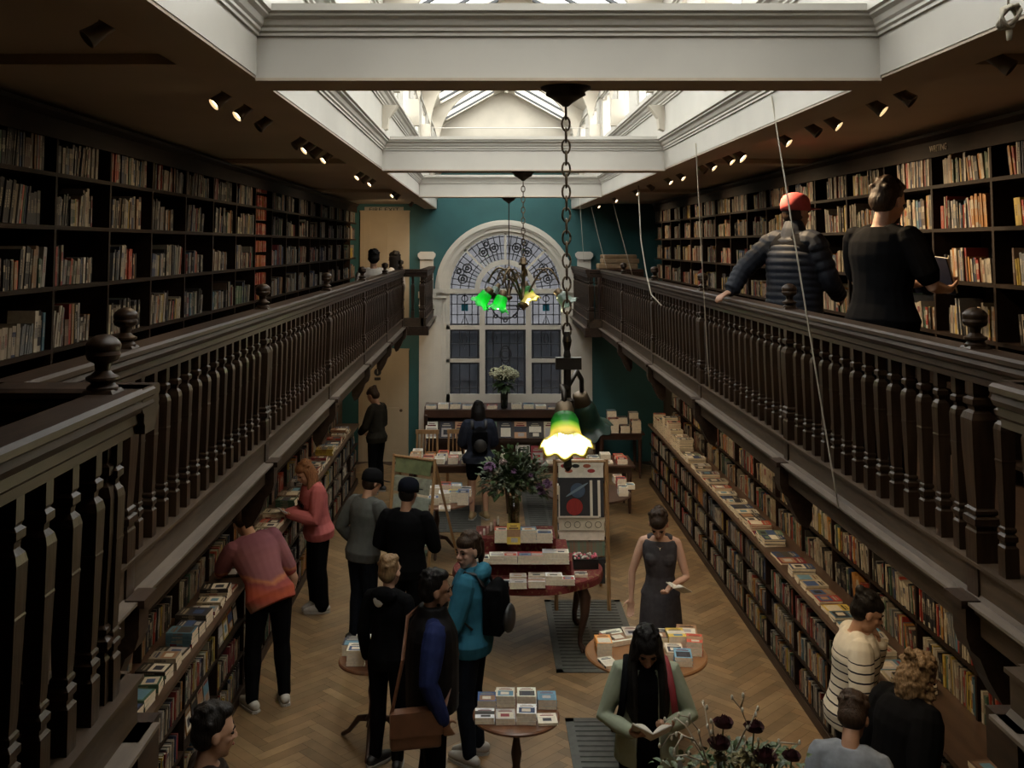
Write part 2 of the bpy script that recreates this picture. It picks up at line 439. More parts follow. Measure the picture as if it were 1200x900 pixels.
m.box(WX-RO-.22, WX+RO+.22, S-.16, S+.1, SILLZ-.05, SILLZ+.02); m.box(WX-RO-.16, WX+RO+.16, S-.10, S+.1, SILLZ+.02, SILLZ+.10)
m.box(WX-RO, WX+RO, yj0-.03, yj1, SILLZ+.10, SILLZ+.16)
arcbox(m, WX, SPZ, RO-.09, RO, yj0, yj1); arcbox(m, WX, SPZ, .50, .60, yj0-.03, yj1)
for a in (45, 90, 135):
    t = math.radians(a); M = Matrix.Translation((WX, 0, SPZ)) @ Matrix.Rotation(-t, 4, 'Y')
    m.box(.55, RO-.05, yj0, yj1, -.022, .022, M=M)
m.build('window_frame', WINW, win)
g = MB(); n = 32; yg = S+.08
g.add([(WX+(RO-.03)*math.cos(PI*k/n), yg, SPZ+(RO-.03)*math.sin(PI*k/n)) for k in range(n+1)], [tuple(range(n+1))])
g.add([(WX-RO+.02, yg, SILLZ+.1), (WX+RO-.02, yg, SILLZ+.1), (WX+RO-.02, yg, SPZ), (WX-RO+.02, yg, SPZ)], [(0, 1, 2, 3)])
g.build('window_pane', glass_mat('leaded_glass', (.034, .036, .042), .06, .12, noise=.35), win)
# leading
m = MB(); yl = yg-.012
def Lr(pts, r=.0085): m.tube([(x, yl, z) for x, z in pts], r, 4)
def circ(cx, cz, r, n=18, rr=.0085): Lr([(cx+r*math.cos(2*PI*k/n), cz+r*math.sin(2*PI*k/n)) for k in range(n+1)], rr)
def arc(r, a0, a1, n=20): Lr([(WX+r*math.cos(a0+(a1-a0)*k/n), SPZ+r*math.sin(a0+(a1-a0)*k/n)) for k in range(n+1)])
for r in (.72, .88, 1.05): arc(r, 0.02, PI-.02, 40)
for k in range(1, 28):
    t = PI*k/28
    if k % 7 == 0: continue
    Lr([(WX+.6*math.cos(t), SPZ+.6*math.sin(t)), (WX+1.08*math.cos(t), SPZ+1.08*math.sin(t))])
for k in range(4):
    t = PI*(k+.5)/4
    for dt in (-.13, .13):
        cx, cz = WX+.86*math.cos(t+dt), SPZ+.86*math.sin(t+dt)
        circ(cx, cz, .085, rr=.012); circ(cx, cz, .03, 10, .016)
    cx, cz = WX+.98*math.cos(t), SPZ+.98*math.sin(t); circ(cx, cz, .04, 10, .016)
for k in range(1, 8):
    t = PI*k/8; Lr([(WX, SPZ+.02), (WX+.5*math.cos(t), SPZ+.5*math.sin(t))])
arc(.25, 0.02, PI-.02, 20); arc(.40, .02, PI-.02, 24)
for a in (.2, .5, .8): circ(WX+.33*math.cos(PI*a), SPZ+.33*math.sin(PI*a), .07)
def panel(x0, x1, z0, z1, nx, nz, motif=None):
    for i in range(1, nx): x = x0+(x1-x0)*i/nx; Lr([(x, z0), (x, z1)])
    for j in range(1, nz): z = z0+(z1-z0)*j/nz; Lr([(x0, z), (x1, z)])
    for x in (x0+.03, x1-.03): Lr([(x, z0), (x, z1)], .012)
    for z in (z0+.02, z1-.02): Lr([(x0, z), (x1, z)], .012)
for a, b in ((WX-RO+.09, ML-.055), (MR+.055, WX+RO-.09)):
    xc = (a+b)/2
    panel(a, b, z2+.04, SPZ-.06, 4, 3); panel(a, b, z3+.035, z2-.04, 3, 2); panel(a, b, SILLZ+.16, z3-.035, 3, 2)
    Lr([(xc-.07, z2+.05), (xc, z2+.24), (xc+.07, z2+.05)]); Lr([(xc-.05, z2-.2), (xc, z2-.1), (xc+.05, z2-.2), (xc, z2-.42), (xc-.05, z2-.2)])
    circ(xc, SPZ-.16, .06); Lr([(a, SILLZ+.2), (xc-.1, SILLZ+.27), (xc, SILLZ+.31), (xc+.1, SILLZ+.27), (b, SILLZ+.2)]); circ(xc, SILLZ+.27, .035, 10, .016)
panel(ML+.055, MR-.055, z2+.04, SPZ-.06, 5, 4); panel(ML+.055, MR-.055, SILLZ+.16, z2-.04, 5, 6)
for k in range(5): circ(WX+.26*math.cos(PI*(1+k/4)), z2+.40+.26*math.sin(PI*(1+k/4)), .035, 10, .012)
Lr([(WX+.26*math.cos(PI*(1+k/12)), z2+.42+.26*math.sin(PI*(1+k/12))) for k in range(13)], .014)
Lr([(WX-.26, z2+.42), (WX+.26, z2+.42)], .014)
circ(WX, z2-.52, .12); circ(WX, z2-.52, .07)
m.tube([(WX+.09*math.cos(2*PI*k/20), yl, z2-.52+.17*math.sin(2*PI*k/20)) for k in range(21)], .012, 4)
for dx in (-.22, .22): Lr([(WX+dx-.05, z2-.2), (WX+dx, z2-.08), (WX+dx+.05, z2-.2), (WX+dx, z2-.34), (WX+dx-.05, z2-.2)])
m.build('window_leading', LEAD, win)
m = MB()
for a, b in ((WX-RO+.09, ML-.055), (MR+.055, WX+RO-.09)):
    xc = (a+b)/2; m.box(xc-.065, xc+.065, yg-.006, yg-.003, SPZ-.40, SPZ-.27)
m.build('blue_inset', mat('blue_glass', (.02, .12, .17), .15), win)
# building seen through the glass
m = MB(); m.box(-6, 7, S+4.0, S+4.3, 0, 2.25)
m.box(-6, 7, S+3.9, S+4.0, 2.1, 2.3)
for k in range(4): m.box(-6, 7, S+3.97, S+4.0, .5+k*.5, .53+k*.5)
fac = struct(m.build('exterior_facade', mat('facade_grey', (.48, .49, .52), .8, .2, 2)))
m = MB()
for x in (-3.9, 3.6): m.box(x, x+1.0, S+3.95, S+4.0, .6, 1.8)
m.build('facade_window', mat('dark_pane', (.01, .012, .015), .15), fac)
struct(MB().box(-7, 8, S+.3, S+8, -.3, -.1).build('exterior_ground', mat('tarmac', (.03, .03, .032), .9)))

# ================================================================== doors and signs on the far wall
DOORM = mat('door_cream', (.46, .37, .25), .5, .08, 3)
def door(z0, h, x0, x1, name):
    m = MB(); fr = .09
    m.box(x0, x0+fr, S-.05, S, z0, z0+h); m.box(x1-fr, x1, S-.05, S, z0, z0+h); m.box(x0+fr, x1-fr, S-.05, S, z0+h-fr, z0+h)
    m.box(x0-.01, x1+.01, S-.07, S, z0+h, z0+h+.03)
    d = struct(m.build(name, DOORM))
    m = MB(); a, b = x0+fr, x1-fr; t = .10; mid = (a+b)/2
    m.box(a, b, S-.02, S, z0, z0+h-fr)
    for (p, q, r, s_, dd) in ((a, a+t, 0, h-fr, .035), (b-t, b, 0, h-fr, .035), (mid-.06, mid+.06, 0, h-fr, .035), (a+t, b-t, 0, .22, .034), (a+t, b-t, .86, 1.02, .034), (a+t, b-t, h-fr-.12, h-fr, .034)):
        m.box(p, q, S-dd, S-.02, z0+r, z0+s_)
    m.build('door_leaf', DOORM, d)
    MB().lathe([(0, .012), (.03, .012), (.035, .028), (.06, .03), (.07, .015)], 12, M=Matrix.Translation((b-.05, S-.035, z0+.98)) @ Matrix.Rotation(PI/2, 4, 'X')).build('door_handle', BRASS, d, True)
    return d
door(GF, 2.06, -2.46, -1.50, 'door_1')
d2 = door(0, 2.12, -2.46, -1.50, 'door_2')
sg = MB().box(-2.38, -1.62, S-.03, S-.004, EYE+.62, EYE+.74).build('exit_sign', mat('sign_white', (.33, .31, .26), .5))
tag(sg, 'long pale FIRE EXIT sign fixed above the cream gallery door', 'sign')
text_obj('FIRE EXIT', .115, 'lettering', mat('sign_black', (.01, .01, .01), .6), (-2.0, S-.032, EYE+.68), (PI/2, 0, 0), sg, sx=1.25)
sg = MB().box(-2.16, -2.04, S-.045, S-.038, 1.55, 1.60).build('door_pictogram', MATS['sign_black'])
sg.data.transform(Matrix.Identity(4)); tag(sg, 'small black pictogram with a bar stuck on the lower cream door', 'sign')
MB().lathe([(0, .07), (.006, .07)], 20, M=Matrix.Translation((-2.10, S-.036, 1.70)) @ Matrix.Rotation(PI/2, 4, 'X')).build('disc', MATS['sign_black'], sg)
m = MB(); Mx = Matrix.Translation((-2.10, S-.0425, 1.70)) @ Matrix.Rotation(PI/2, 4, 'X')
m.box(-.010, .010, -.035, .02, 0, .004, M=Mx); m.box(-.012, .012, .03, .05, 0, .004, M=Mx); m.build('figure', MATS['sign_white'], sg)

# ================================================================== gallery balustrades
BAL = [(0, .035), (.11, .035), (.118, .026), (.128, .026), (.135, .034), (.152, .034), (.162, .022), (.17, .030), (.18, .030), (.186, .024), (.205, .026), (.42, .034), (.43, .036), (.435, .034), (.545, .037), (.565, .031), (.578, .018), (.592, .020), (.600, .031), (.618, .031), (.626, .020), (.635, .026), (.70, .026)]
ZB0, ZB1 = EYE-1.235, EYE-.54
def baluster_mesh(h, k=1.0, name='baluster'):
    s_ = h/.70
    return MB().lathe([(z*s_, r*k) for z, r in BAL], sq=True).mesh(name, WOODV)
BALM = baluster_mesh(ZB1-ZB0, .76)
NEW = [(0, .062), (.30, .062), (.31, .056), (.325, .056), (.335, .070), (.365, .070), (.375, .050), (.385, .062), (.40, .062), (.41, .050), (.70, .066), (.82, .068), (.85, .055), (.862, .036), (.88, .040), (.89, .056), (.915, .056), (.925, .038), (.94, .045), (1.02, .045)]
def newel_mesh():
    h = ZB1-(EYE-1.37)+.02
    return MB().lathe([(z/1.02*h, r*.72) for z, r in NEW], sq=True).mesh('newel_post', WOODV)
NEWM = newel_mesh()
FIN = [(0, .062), (.02, .062), (.035, .045), (.05, .066), (.06, .066), (.07, .045), (.085, .030), (.115, .034), (.13, .062), (.15, .070), (.165, .066), (.17, .069), (.19, .070), (.20, .066), (.215, .052), (.228, .03), (.232, .01)]
def finial_mesh():
    m = MB(); m.lathe([(-.01, .052), (.02, .052), (.04, .038)], sq=True); m.lathe([(z*.68+.033, r*.68) for z, r in FIN], 20)
    return m.mesh('finial', WOODV)
FINM = finial_mesh()
FINM.polygons.foreach_set('use_smooth', [True]*len(FINM.polygons))
try: FINM.set_sharp_from_angle(angle=math.radians(35))
except Exception: pass
def rail_poly(w=.135, top=EYE-.41, flip=1):
    h = w/2
    r = [(-h+.012, 0), (h-.012, 0), (h, -.010), (h, -.026), (h-.010, -.034), (h-.004, -.050), (h-.012, -.066), (h-.026, -.074), (h-.024, -.098), (h-.034, -.108), (h-.034, -.132), (-h+.034, -.132), (-h+.034, -.108), (-h+.024, -.098), (-h+.026, -.074), (-h+.012, -.066), (-h+.004, -.050), (-h+.010, -.034), (-h, -.026), (-h, -.010)]
    return [(a, top+b) for a, b in r]
def plain(name, me, parent, loc):
    o = bpy.data.objects.new(name, me); C.objects.link(o); o.parent = parent; o.location = loc; return o
NY = [4.05, 6.52, 9.12, 11.72, 14.35, 17.0]
def straight(root, x, y0, y1, s, newels, dens=.176, fasc=True, n0=True):
    "railing running along y at x; s = +1 when the open side is towards +x"
    m = MB(); m.prism([(x+a, b) for a, b in rail_poly()], 'y', y0, y1); smooth_angle(m.build('handrail', WOOD, root), 25)
    m = MB(); zp = ZB0
    m.prism([(x-.05, zp-.135), (x+s*.035, zp-.135), (x+s*.035, zp-.02), (x+s*.052, zp-.014), (x+s*.052, zp), (x-s*.06, zp), (x-s*.05, zp-.02)], 'y', y0, y1)
    m.build('plinth', FASCIA, root)
def fascia(root, x, y0, y1, s):
    m = MB(); zt = EYE-1.37
    m.prism([(x-s*.10, zt-.02), (x+s*.085, zt-.02), (x+s*.10, zt-.012), (x+s*.10, zt), (x-s*.10, zt)], 'y', y0, y1, 0)
    o = m.build('ledge', LEDGE, root)
    m = MB()
    m.prism([(x-s*.06, zt-.15), (x+s*.030, zt-.15), (x+s*.045, zt-.135), (x+s*.045, zt-.065), (x+s*.065, zt-.05), (x+s*.075, zt-.02), (x-s*.06, zt-.02)], 'y', y0, y1)
    m.build('fascia_board', FASCIA, root)
def bal_row(root, x, ya, yb, n, along='y', fixed=0):
    for k in range(n):
        t = ya+(yb-ya)*(k+1)/(n+1)
        loc = (x, t, ZB0) if along == 'y' else (t, x, ZB0)
        plain('baluster', BALM, root, loc)
def bracket(root, x, y, s):
    m = MB(); z = EYE-1.52
    m.prism([(x+s*.10, z+.15), (x+s*.10, z+.01), (x+s*.085, z-.04), (x+s*.05, z-.07), (x+s*.02, z-.15), (x-s*.03, z-.24), (x-s*.07, z-.26), (x-s*.10, z-.20), (x-s*.10, z-.08), (x-s*.30, z-.02), (x-s*.35, z+.02), (x-s*.1, z+.15)], 'y', y-.055, y+.055)
    m.box(x+s*.05, x+s*.125, y-.075, y+.075, EYE-1.395, EYE-1.365)
    m.build('bracket', WOOD, root)
def balustrade(x, s, label, near_y, far_y, far_x, near_x):
    root = thing('balustrade', label, 'balustrade', (0, 0, 0))
    straight(root, x, near_y, far_y, s, NY); fascia(root, x, near_y-.4, far_y, s)
    ys = [near_y]+[y for y in NY if near_y < y < far_y]
    for a, b in zip(ys, ys[1:]+[far_y]):
        n = 14 if b-a > 2 else max(2, int((b-a)/.176)-1)
        if a == ys[-1]: n = max(3, int((b-a)/.176)-1)
        bal_row(root, x, a, b, n)
    for y in ys+[far_y]:
        o = plain('newel_post', NEWM, root, (x, y, EYE-1.37))
        if y != far_y and y != near_y:
            plain('finial', FINM, o, (0, 0, ZB1-(EYE-1.37)+.10))
            bracket(root, x, y, s)
    return root
balL = balustrade(RLX, 1, 'long dark turned-wood balustrade of the gallery with the orange book column', 3.05, 17.15, 0, 0)
balR = balustrade(RRX, -1, 'long dark turned-wood balustrade of the gallery where two men stand', 3.05, 16.8, 0, 0)
def jog(root_name, label, x0, x1, y0, y1, s, corner_y, fin):
    "little bay: railing along x1 between y0 and y1 plus a return from x0 to x1 at corner_y"
    root = thing(root_name, label, 'balustrade', (0, 0, 0))
    straight(root, x1, y0, y1, s, []); fascia(root, x1, y0, y1, s)
    n = int((y1-y0-.1)/.150)
    bal_row(root, x1, y0, y1, n)
    a, b = min(x0, x1), max(x0, x1)
    m = MB(); m.prism([(corner_y+p, q) for p, q in rail_poly(.16)], 'x', a, b+(.06 if s > 0 else 0)); m.build('return_rail', WOOD, root)
    m = MB(); m.box(a, b, corner_y-.05, corner_y+.04, EYE-1.37, ZB0); m.build('return_plinth', FASCIA, root)
    m = MB(); m.box(a-.08, b+.08, corner_y-.10, corner_y+.08, EYE-1.52, EYE-1.37); m.build('return_fascia', WOOD, root)
    k = max(1, int(abs(x1-x0)/.13)-1)
    bal_row(root, corner_y, a, b, k, 'x')
    nw = plain('newel_post', NEWM, root, (x1-s*.03, corner_y-(.14 if fin else 0), EYE-1.37))
    if fin: plain('finial', FINM, nw, (0, 0, ZB1-(EYE-1.37)+.10))
    return root
jog('landing_balustrade', 'dark turned landing railing with round finial, on the orange book column side', RLX, RLX+.40, .9, 3.0, 1, 2.98, True)
jog('landing_balustrade', 'dark turned railing of the near landing ending beside the gallery with two men', RRX, RRX-.38, .9, 3.05, -1, 3.03, True)
jog('balcony_bay', 'small projecting railing bay of the gallery in front of the FIRE EXIT door', RLX, RLX+.38, 17.15, S, 1, 17.2, False)
jog('balcony_bay', 'small projecting railing bay beside the brown paper parcels at the teal wall', RRX, RRX-.24, 16.8, S, -1, 16.85, False)
for a, b, y0, nm in ((RLX, RLX+.38, 17.15, 'floor_bay_left'), (RRX-.24, RRX, 16.8, 'floor_bay_right'), (RLX, RLX+.4, 1.2, 'floor_near_left'), (RRX-.4, RRX, 1.2, 'floor_near_right')):
    y1 = S if y0 > 5 else 2.93
    struct(MB().box(a, b, y0, y1, GF-.10, GF).build(nm, WOOD))

# ================================================================== bookcases and the books on them
PAL = [(.50,.44,.34),(.55,.49,.38),(.42,.36,.27),(.60,.55,.45),(.34,.30,.24),(.47,.40,.28),(.02,.02,.025),(.025,.022,.02),(.03,.03,.04),(.05,.045,.04),
       (.32,.04,.03),(.42,.07,.04),(.22,.03,.04),(.04,.07,.16),(.03,.045,.10),(.10,.20,.27),(.06,.12,.08),(.12,.18,.12),(.50,.36,.07),(.45,.20,.05),(.28,.16,.09),(.16,.10,.07),(.36,.33,.31),(.20,.21,.22)]
CNAME = ['cream','cream','tan','pale cream','taupe','buff','black','black','black','charcoal','red','bright red','maroon','navy','dark navy','pale blue','dark green','sage green','yellow','orange','brown','dark brown','light grey','grey']
BOOKS = []        # every book: dict(M, dims, col, ...)
brnd = random.Random(11)
def pick(pal=None):
    i = brnd.randrange(len(PAL)) if pal is None else brnd.choice(pal)
    return i
def add_book(M, t, d, h, ci, label=None, group='books', force=False, cover=False, col=None):
    "book standing in its own frame: x = thickness t, y = depth d (spine at -y), z = height h; centred on x,y; base z=0"
    BOOKS.append(dict(M=M, t=t, d=d, h=h, ci=ci, label=label, group=group, force=force, cover=cover, col=col, seed=brnd.random()))
    return BOOKS[-1]
def emit_book(m, b):
    t, d, h, M = b['t'], b['d'], b['h'], b['M']; base = b['col'] or PAL[b['ci']]
    r = random.Random(b['seed'])
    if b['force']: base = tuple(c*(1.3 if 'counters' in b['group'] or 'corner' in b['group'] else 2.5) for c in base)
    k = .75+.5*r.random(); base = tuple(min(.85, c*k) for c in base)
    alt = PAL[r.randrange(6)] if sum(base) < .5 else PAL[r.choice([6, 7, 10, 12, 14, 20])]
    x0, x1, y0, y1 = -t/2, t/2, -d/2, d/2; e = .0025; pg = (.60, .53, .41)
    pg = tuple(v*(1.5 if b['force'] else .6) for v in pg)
    # boards and page block
    m.add([(x0,y0,0),(x0,y1,0),(x0,y1,h),(x0,y0,h)], [(0,1,2,3)], 0, base, M)
    m.add([(x1,y0,0),(x1,y1,0),(x1,y1,h),(x1,y0,h)], [(0,1,2,3)], 0, base, M)
    a, c = x0+min(e, t*.12), x1-min(e, t*.12)
    m.add([(x0,y0,h),(a,y0,h),(a,y1,h),(x0,y1,h)], [(0,1,2,3)], 0, base, M); m.add([(x1,y0,h),(c,y0,h),(c,y1,h),(x1,y1,h)], [(0,1,2,3)], 0, base, M)
    zt = h-.004; yb = y1-.004
    m.add([(a,y0,zt),(c,y0,zt),(c,yb,zt),(a,yb,zt)], [(0,1,2,3)], 0, pg, M)
    m.add([(a,yb,0),(c,yb,0),(c,yb,zt),(a,yb,zt)], [(0,1,2,3)], 0, pg, M)
    m.add([(x0,y0,0),(x1,y0,0),(x1,yb,0),(x0,yb,0)], [(0,1,2,3)], 0, pg, M)
    # spine in bands
    q = [0, .06+.1*r.random(), .3+.15*r.random(), .55+.1*r.random(), .78+.1*r.random(), 1]
    pat = r.choice(['p', 'p', 'band', 'title', 'title'])
    for i in range(5):
        cc = base
        if pat == 'band' and i in (0, 3): cc = alt
        if pat == 'title' and i == 2: cc = tuple(.55*u+.45*v for u, v in zip(base, alt))
        m.add([(x0,y0,q[i]*h),(x1,y0,q[i]*h),(x1,y0,q[i+1]*h),(x0,y0,q[i+1]*h)], [(0,1,2,3)], 0, cc, M)
    if t > .018:      # lettering marks down the spine
        zz = h*.36
        while zz < h*.74:
            l = h*(.02+.05*r.random()); m.add([(x0+t*.3,y0-.0006,zz),(x1-t*.3,y0-.0006,zz),(x1-t*.3,y0-.0006,zz+l),(x0+t*.3,y0-.0006,zz+l)], [(0,1,2,3)], 0, tuple(.7*v+.3*u for u, v in zip(base, alt)), M); zz += l+h*.012
    if b['cover']:    # front board (+x) with a picture panel and title bars
        c1, c2 = [tuple(min(.85, v*1.9) for v in PAL[r.choice([0, 3, 3, 6, 8, 9, 13, 15, 22, 20, r.randrange(24)])]) for _ in (0, 1)]; X = x1+.0006
        def R(a0, a1, b0, b1, cc, dx=0): m.add([(X+dx, y0+d*a0, h*b0), (X+dx, y0+d*a1, h*b0), (X+dx, y0+d*a1, h*b1), (X+dx, y0+d*a0, h*b1)], [(0,1,2,3)], 0, cc, M)
        s_ = r.random()
        if s_ < .75: R(.10, .92, .08, .62, c1); R(.25, .7, .2, .5, c2, .0004)
        else: R(.0, 1, .35, .7, c1); R(.3, .8, .1, .3, c2, .0004)
        R(.15, .85, .72, .80, alt); R(.25, .75, .85, .89, alt, .0002)
def spine_M(side, xf, y, z, lean=0.0, rollback=0.0):
    "side -1: case on the -x wall, spines facing +x; +1 the other"
    rz = PI/2 if side < 0 else -PI/2       # local -y -> +x for side -1
    return Matrix.Translation((xf, y, z)) @ Matrix.Rotation(rz, 4, 'Z') @ Matrix.Rotation(lean, 4, 'Y')
def fill_row(side, xs, y0, y1, z, hmax, info, depth=.15, dens=.9, pal=None, hmin=.6, setback=.01, tilt=.5):
    """a run of standing books between y0 and y1; xs = x of the shelf's front edge; the gap falls at a random place"""
    y = y0+.012; end = y1-.012; k = 0
    used_end = y0+(y1-y0)*dens
    lean = 0; ser = 0
    while y < used_end:
        if ser <= 0:
            ser = brnd.randint(2, 9); sc = brnd.choice([.014, .018, .024, .032]); sh = hmin+(1-hmin)*brnd.random(); pc = pick(pal); same = brnd.random() < .18
            lean = brnd.choice([0, .04, .06, .10, .16])*tilt*2 if brnd.random() < .7 else 0
        ser -= 1
        t = sc*(.75+.6*brnd.random()); h = hmax*min(1, sh*(.93+.12*brnd.random())); d = min(depth, h*.68)
        ci = pc if same else pick(pal)
        lw = t*math.cos(lean)+h*math.sin(lean)*.0
        if y+t+h*math.sin(abs(lean)) > end: 
            if lean: lean = 0; continue
            break
        yc = y+t/2
        # leaning towards the far end: the book turns about its lower corner
        xf = xs - (-side)*(setback+.012*brnd.random()) if 0 else xs + side*(setback+.015*brnd.random()+d/2)
        Ml = spine_M(side, xf, yc, z+.001 + abs(math.sin(lean))*t/2, lean if side < 0 else -lean)
        k += 1
        add_book(Ml, t, d, h, ci, info+(k,))
        y += t/max(.5, math.cos(lean))+.0008
    return y
def flat_pile(x, y, z, n, rz, name, w=.15, l=.21, ts=None, ci=None, group='piled books', jit=.03, same=True, cover=True, cols=None):
    "pile of n books lying flat, spine towards local -y after rotation"
    zz = z+.001; out = []
    c0 = pick() if ci is None else ci
    for k in range(n):
        t = ts or (.018+.016*brnd.random())
        a = rz+jit*(brnd.random()*2-1)
        M = Matrix.Translation((x+.004*(brnd.random()-.5), y+.004*(brnd.random()-.5), zz+t/2)) @ Matrix.Rotation(a, 4, 'Z') @ Matrix.Rotation(-PI/2, 4, 'Y') @ Matrix.Translation((0, 0, -l/2))
        # local z (height) -> world -x dir ; local x (thickness) -> world +z
        top = k == n-1
        c = c0 if same else pick()
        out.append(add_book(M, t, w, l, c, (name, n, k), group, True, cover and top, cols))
        zz += t+.0006
    return out
# ---- gallery bookcases
def bookcase(side, y0, y1, label, shelves, xf, xb, z0, z1, head=True, group=None):
    xs = sorted((xf, xb)); a, b = xs; t = .028
    r = thing('bookcase', label, 'bookcase', ((a+b)/2, (y0+y1)/2, z0), 0, group)
    def L(m, nm, mt): o = m.build(nm, mt, r); o.matrix_parent_inverse = Matrix.Translation((-(a+b)/2, -(y0+y1)/2, -z0)); return o
    L(MB().box(a, b, y0+.001, y0+t, z0, z1), 'side_panel', SHELF)
    for z in shelves: L(MB().box(a, b, y0+t, y1, z-.024, z), 'shelf', SHELF)
    w_ = xb+(.012 if side < 0 else -.012)
    L(MB().box(min(xb, w_), max(xb, w_), y0, y1, z0, z1), 'back_panel', BACK)
    if head:
        s_ = -side
        m = MB(); m.prism([(xf, z1-.16), (xf+s_*.012, z1-.16), (xf+s_*.012, z1-.05), (xf+s_*.05, z1-.02), (xf+s_*.055, z1), (xf, z1)], 'y', y0, y1); L(m, 'cornice', SHELF)
    return r
GXL, GXR = -2.44, 3.08
shz = [EYE+.41, EYE+.11, EYE-.235, EYE-.585, EYE-.93, EYE-1.28]
bayw = .825
RND_PAL_R = list(range(24))+[6,7,8,9,0, 1, 3, 4, 5, 2, 0, 10, 19, 18]
LEFT_PAL = list(range(24))+[6,7,8,9,8,6,23,21,4, 2, 5, 22, 22, 4, 23, 6, 7, 9]
SIGNS = {}
PAL = [tuple(v*.62 for v in c) for c in PAL]
for side, xf, xb, yst in ((-1, GXL, XL+.002, 3.22), (1, GXR, XR-.002, 2.82)):
    k = 0; y = yst
    while y+bayw < S-.5:
        k += 1
        where = 'opposite the two men' if side < 0 else 'behind the two men'
        lab = '%s dark gallery bookcase bay from the landing, %s' % (ORD[k-1], where)
        bookcase(side, y, y+bayw, lab, shz, xf, xb, GF, EYE+.76, True, None)
        for j, z in enumerate(shz[:4]):
            hmax = .235 if j != 0 else .24
            orange = side < 0 and 11.0 < y+.4 < 11.85
            pal = LEFT_PAL if side < 0 else RND_PAL_R
            if orange: pal = [11, 10, 11, 19]
            info = ('gallery', side, k, j)
            if orange:
                for zz in (z+.0, z+.16):
                    fill_row(side, xf, y+.03, y+bayw-.2, zz if zz == z else z+.158, .125, info if zz == z else ('gallery', side, k, j+10), .11, 1.0, pal, .95, tilt=0)
                BOOKS.append(None) if 0 else None
            else:
                fill_row(side, xf, y+.03+(.12*brnd.random() if brnd.random() < .25 else 0), y+bayw, z, hmax, info, .17, .62+.36*brnd.random(), pal, .62)
        y += bayw
# ---- low bookcases, counters and the shelves above the counter
LBX = XL+.195; RBX = XR-.195
for side, cf, bk, wall in ((-1, CABL, LBX, XL), (1, CABR, RBX, XR)):
    y = 5.0; k = 0; bw = .92; s_ = -side
    yend = 17.9 if side < 0 else 18.0
    where = 'below the gallery, on the side of the woman in the pink hoodie' if side < 0 else 'below the gallery, on the side of the striped jumper'
    while y+bw < yend:
        k += 1
        shl = [.10, .40, .70]
        bookcase(side, y, y+bw, '%s low dark bookcase bay from the near end, %s' % (ORD[k-1], 'hoodie side' if side < 0 else 'striped-jumper side'), shl, cf, cf+side*.26, 0, TOPH-.035, False)
        for j, z in enumerate(shl):
            if brnd.random() < .14 and side < 0:      # face-out covers
                yy = y+.05
                q = 0
                while yy+.16 < y+bw:
                    q += 1
                    M = Matrix.Translation((cf+side*.035, yy+.075, z+.002)) @ Matrix.Rotation(PI if side < 0 else PI, 4, 'Z') @ Matrix.Rotation(0, 4, 'Y')
                    M = Matrix.Translation((cf+side*.05, yy+.075, z+.001)) @ (Matrix.Rotation(0 if side < 0 else PI, 4, 'Z')) @ Matrix.Rotation(-.12, 4, 'Y')
                    add_book(M, .02, .145, .215, pick(), ('low', side, k, j, q), 'books', False, True); yy += .165
            else:
                fill_row(side, cf, y+.03, y+bw, z, .225, ('low', side, k, j), .15, .86+.14*brnd.random(), RND_PAL_R, .72, tilt=.25)
        # shelves above the counter, under the gallery
        shl2 = [TOPH+.002, TOPH+.32, TOPH+.63]
        bookcase(side, y, y+bw, '%s shelf bay above the counter from the near end, %s' % (ORD[k-1], 'hoodie side' if side < 0 else 'striped-jumper side'), shl2[1:], bk, wall-side*.002, TOPH, GF-.12, False)
        for j, z in enumerate(shl2):
            fill_row(side, bk-side*.0 , y+.03, y+bw, z, .245, ('counter', side, k, j), .14, .80+.2*brnd.random(), RND_PAL_R if side > 0 else RND_PAL_R, .7, tilt=.6)
        y += bw
    y1 = y
    m = MB(); a, b = sorted((cf+s_*.02, bk+side*.17)); m.box(a, b, 4.95, y1+.02, TOPH-.035, TOPH)
    tag(m.build('counter_top', mat('counter_wood', (.075, .042, .026), .35, .35, 6, .08, stretch=(3, .5, 3))), 'long dark wooden counter top over the low bookcases, %s' % ('hoodie side' if side < 0 else 'striped-jumper side'), 'counter')
    m = MB(); a, b = sorted((cf+s_*.012, cf+side*.02)); m.box(a, b, 4.95, y1+.02, 0, .085)
    struct(m.build('baseboard_%s' % ('left' if side < 0 else 'right'), WOOD))
    # books lying along the counter
    q = 0; yy = 5.6
    while yy < y1-.2:
        dens = .95 if side > 0 else .9
        if brnd.random() < dens and not (side > 0 and yy < 7.2 and abs(yy-6.05) > .2):
            q += 1
            n = brnd.choice([1, 1, 2, 2, 3]) if side > 0 else brnd.choice([1, 2, 2, 3, 4])
            l = .20+.06*brnd.random(); wd = l*.72
            far = yy > 16
            if side > 0 and yy > 15.2: n = brnd.choice([7, 9, 12])
            nm = '%s counter pile from near end, %s' % (ORD[min(q-1, 39)], 'hoodie side' if side < 0 else 'striped-jumper side')
            flat_pile(cf+side*(.03+l/2), yy, TOPH, n, (PI if side > 0 else 0), nm, wd, l, group='books lying on the counters', jit=.10, same=brnd.random() < .5)
        yy += .19 if side > 0 else .21
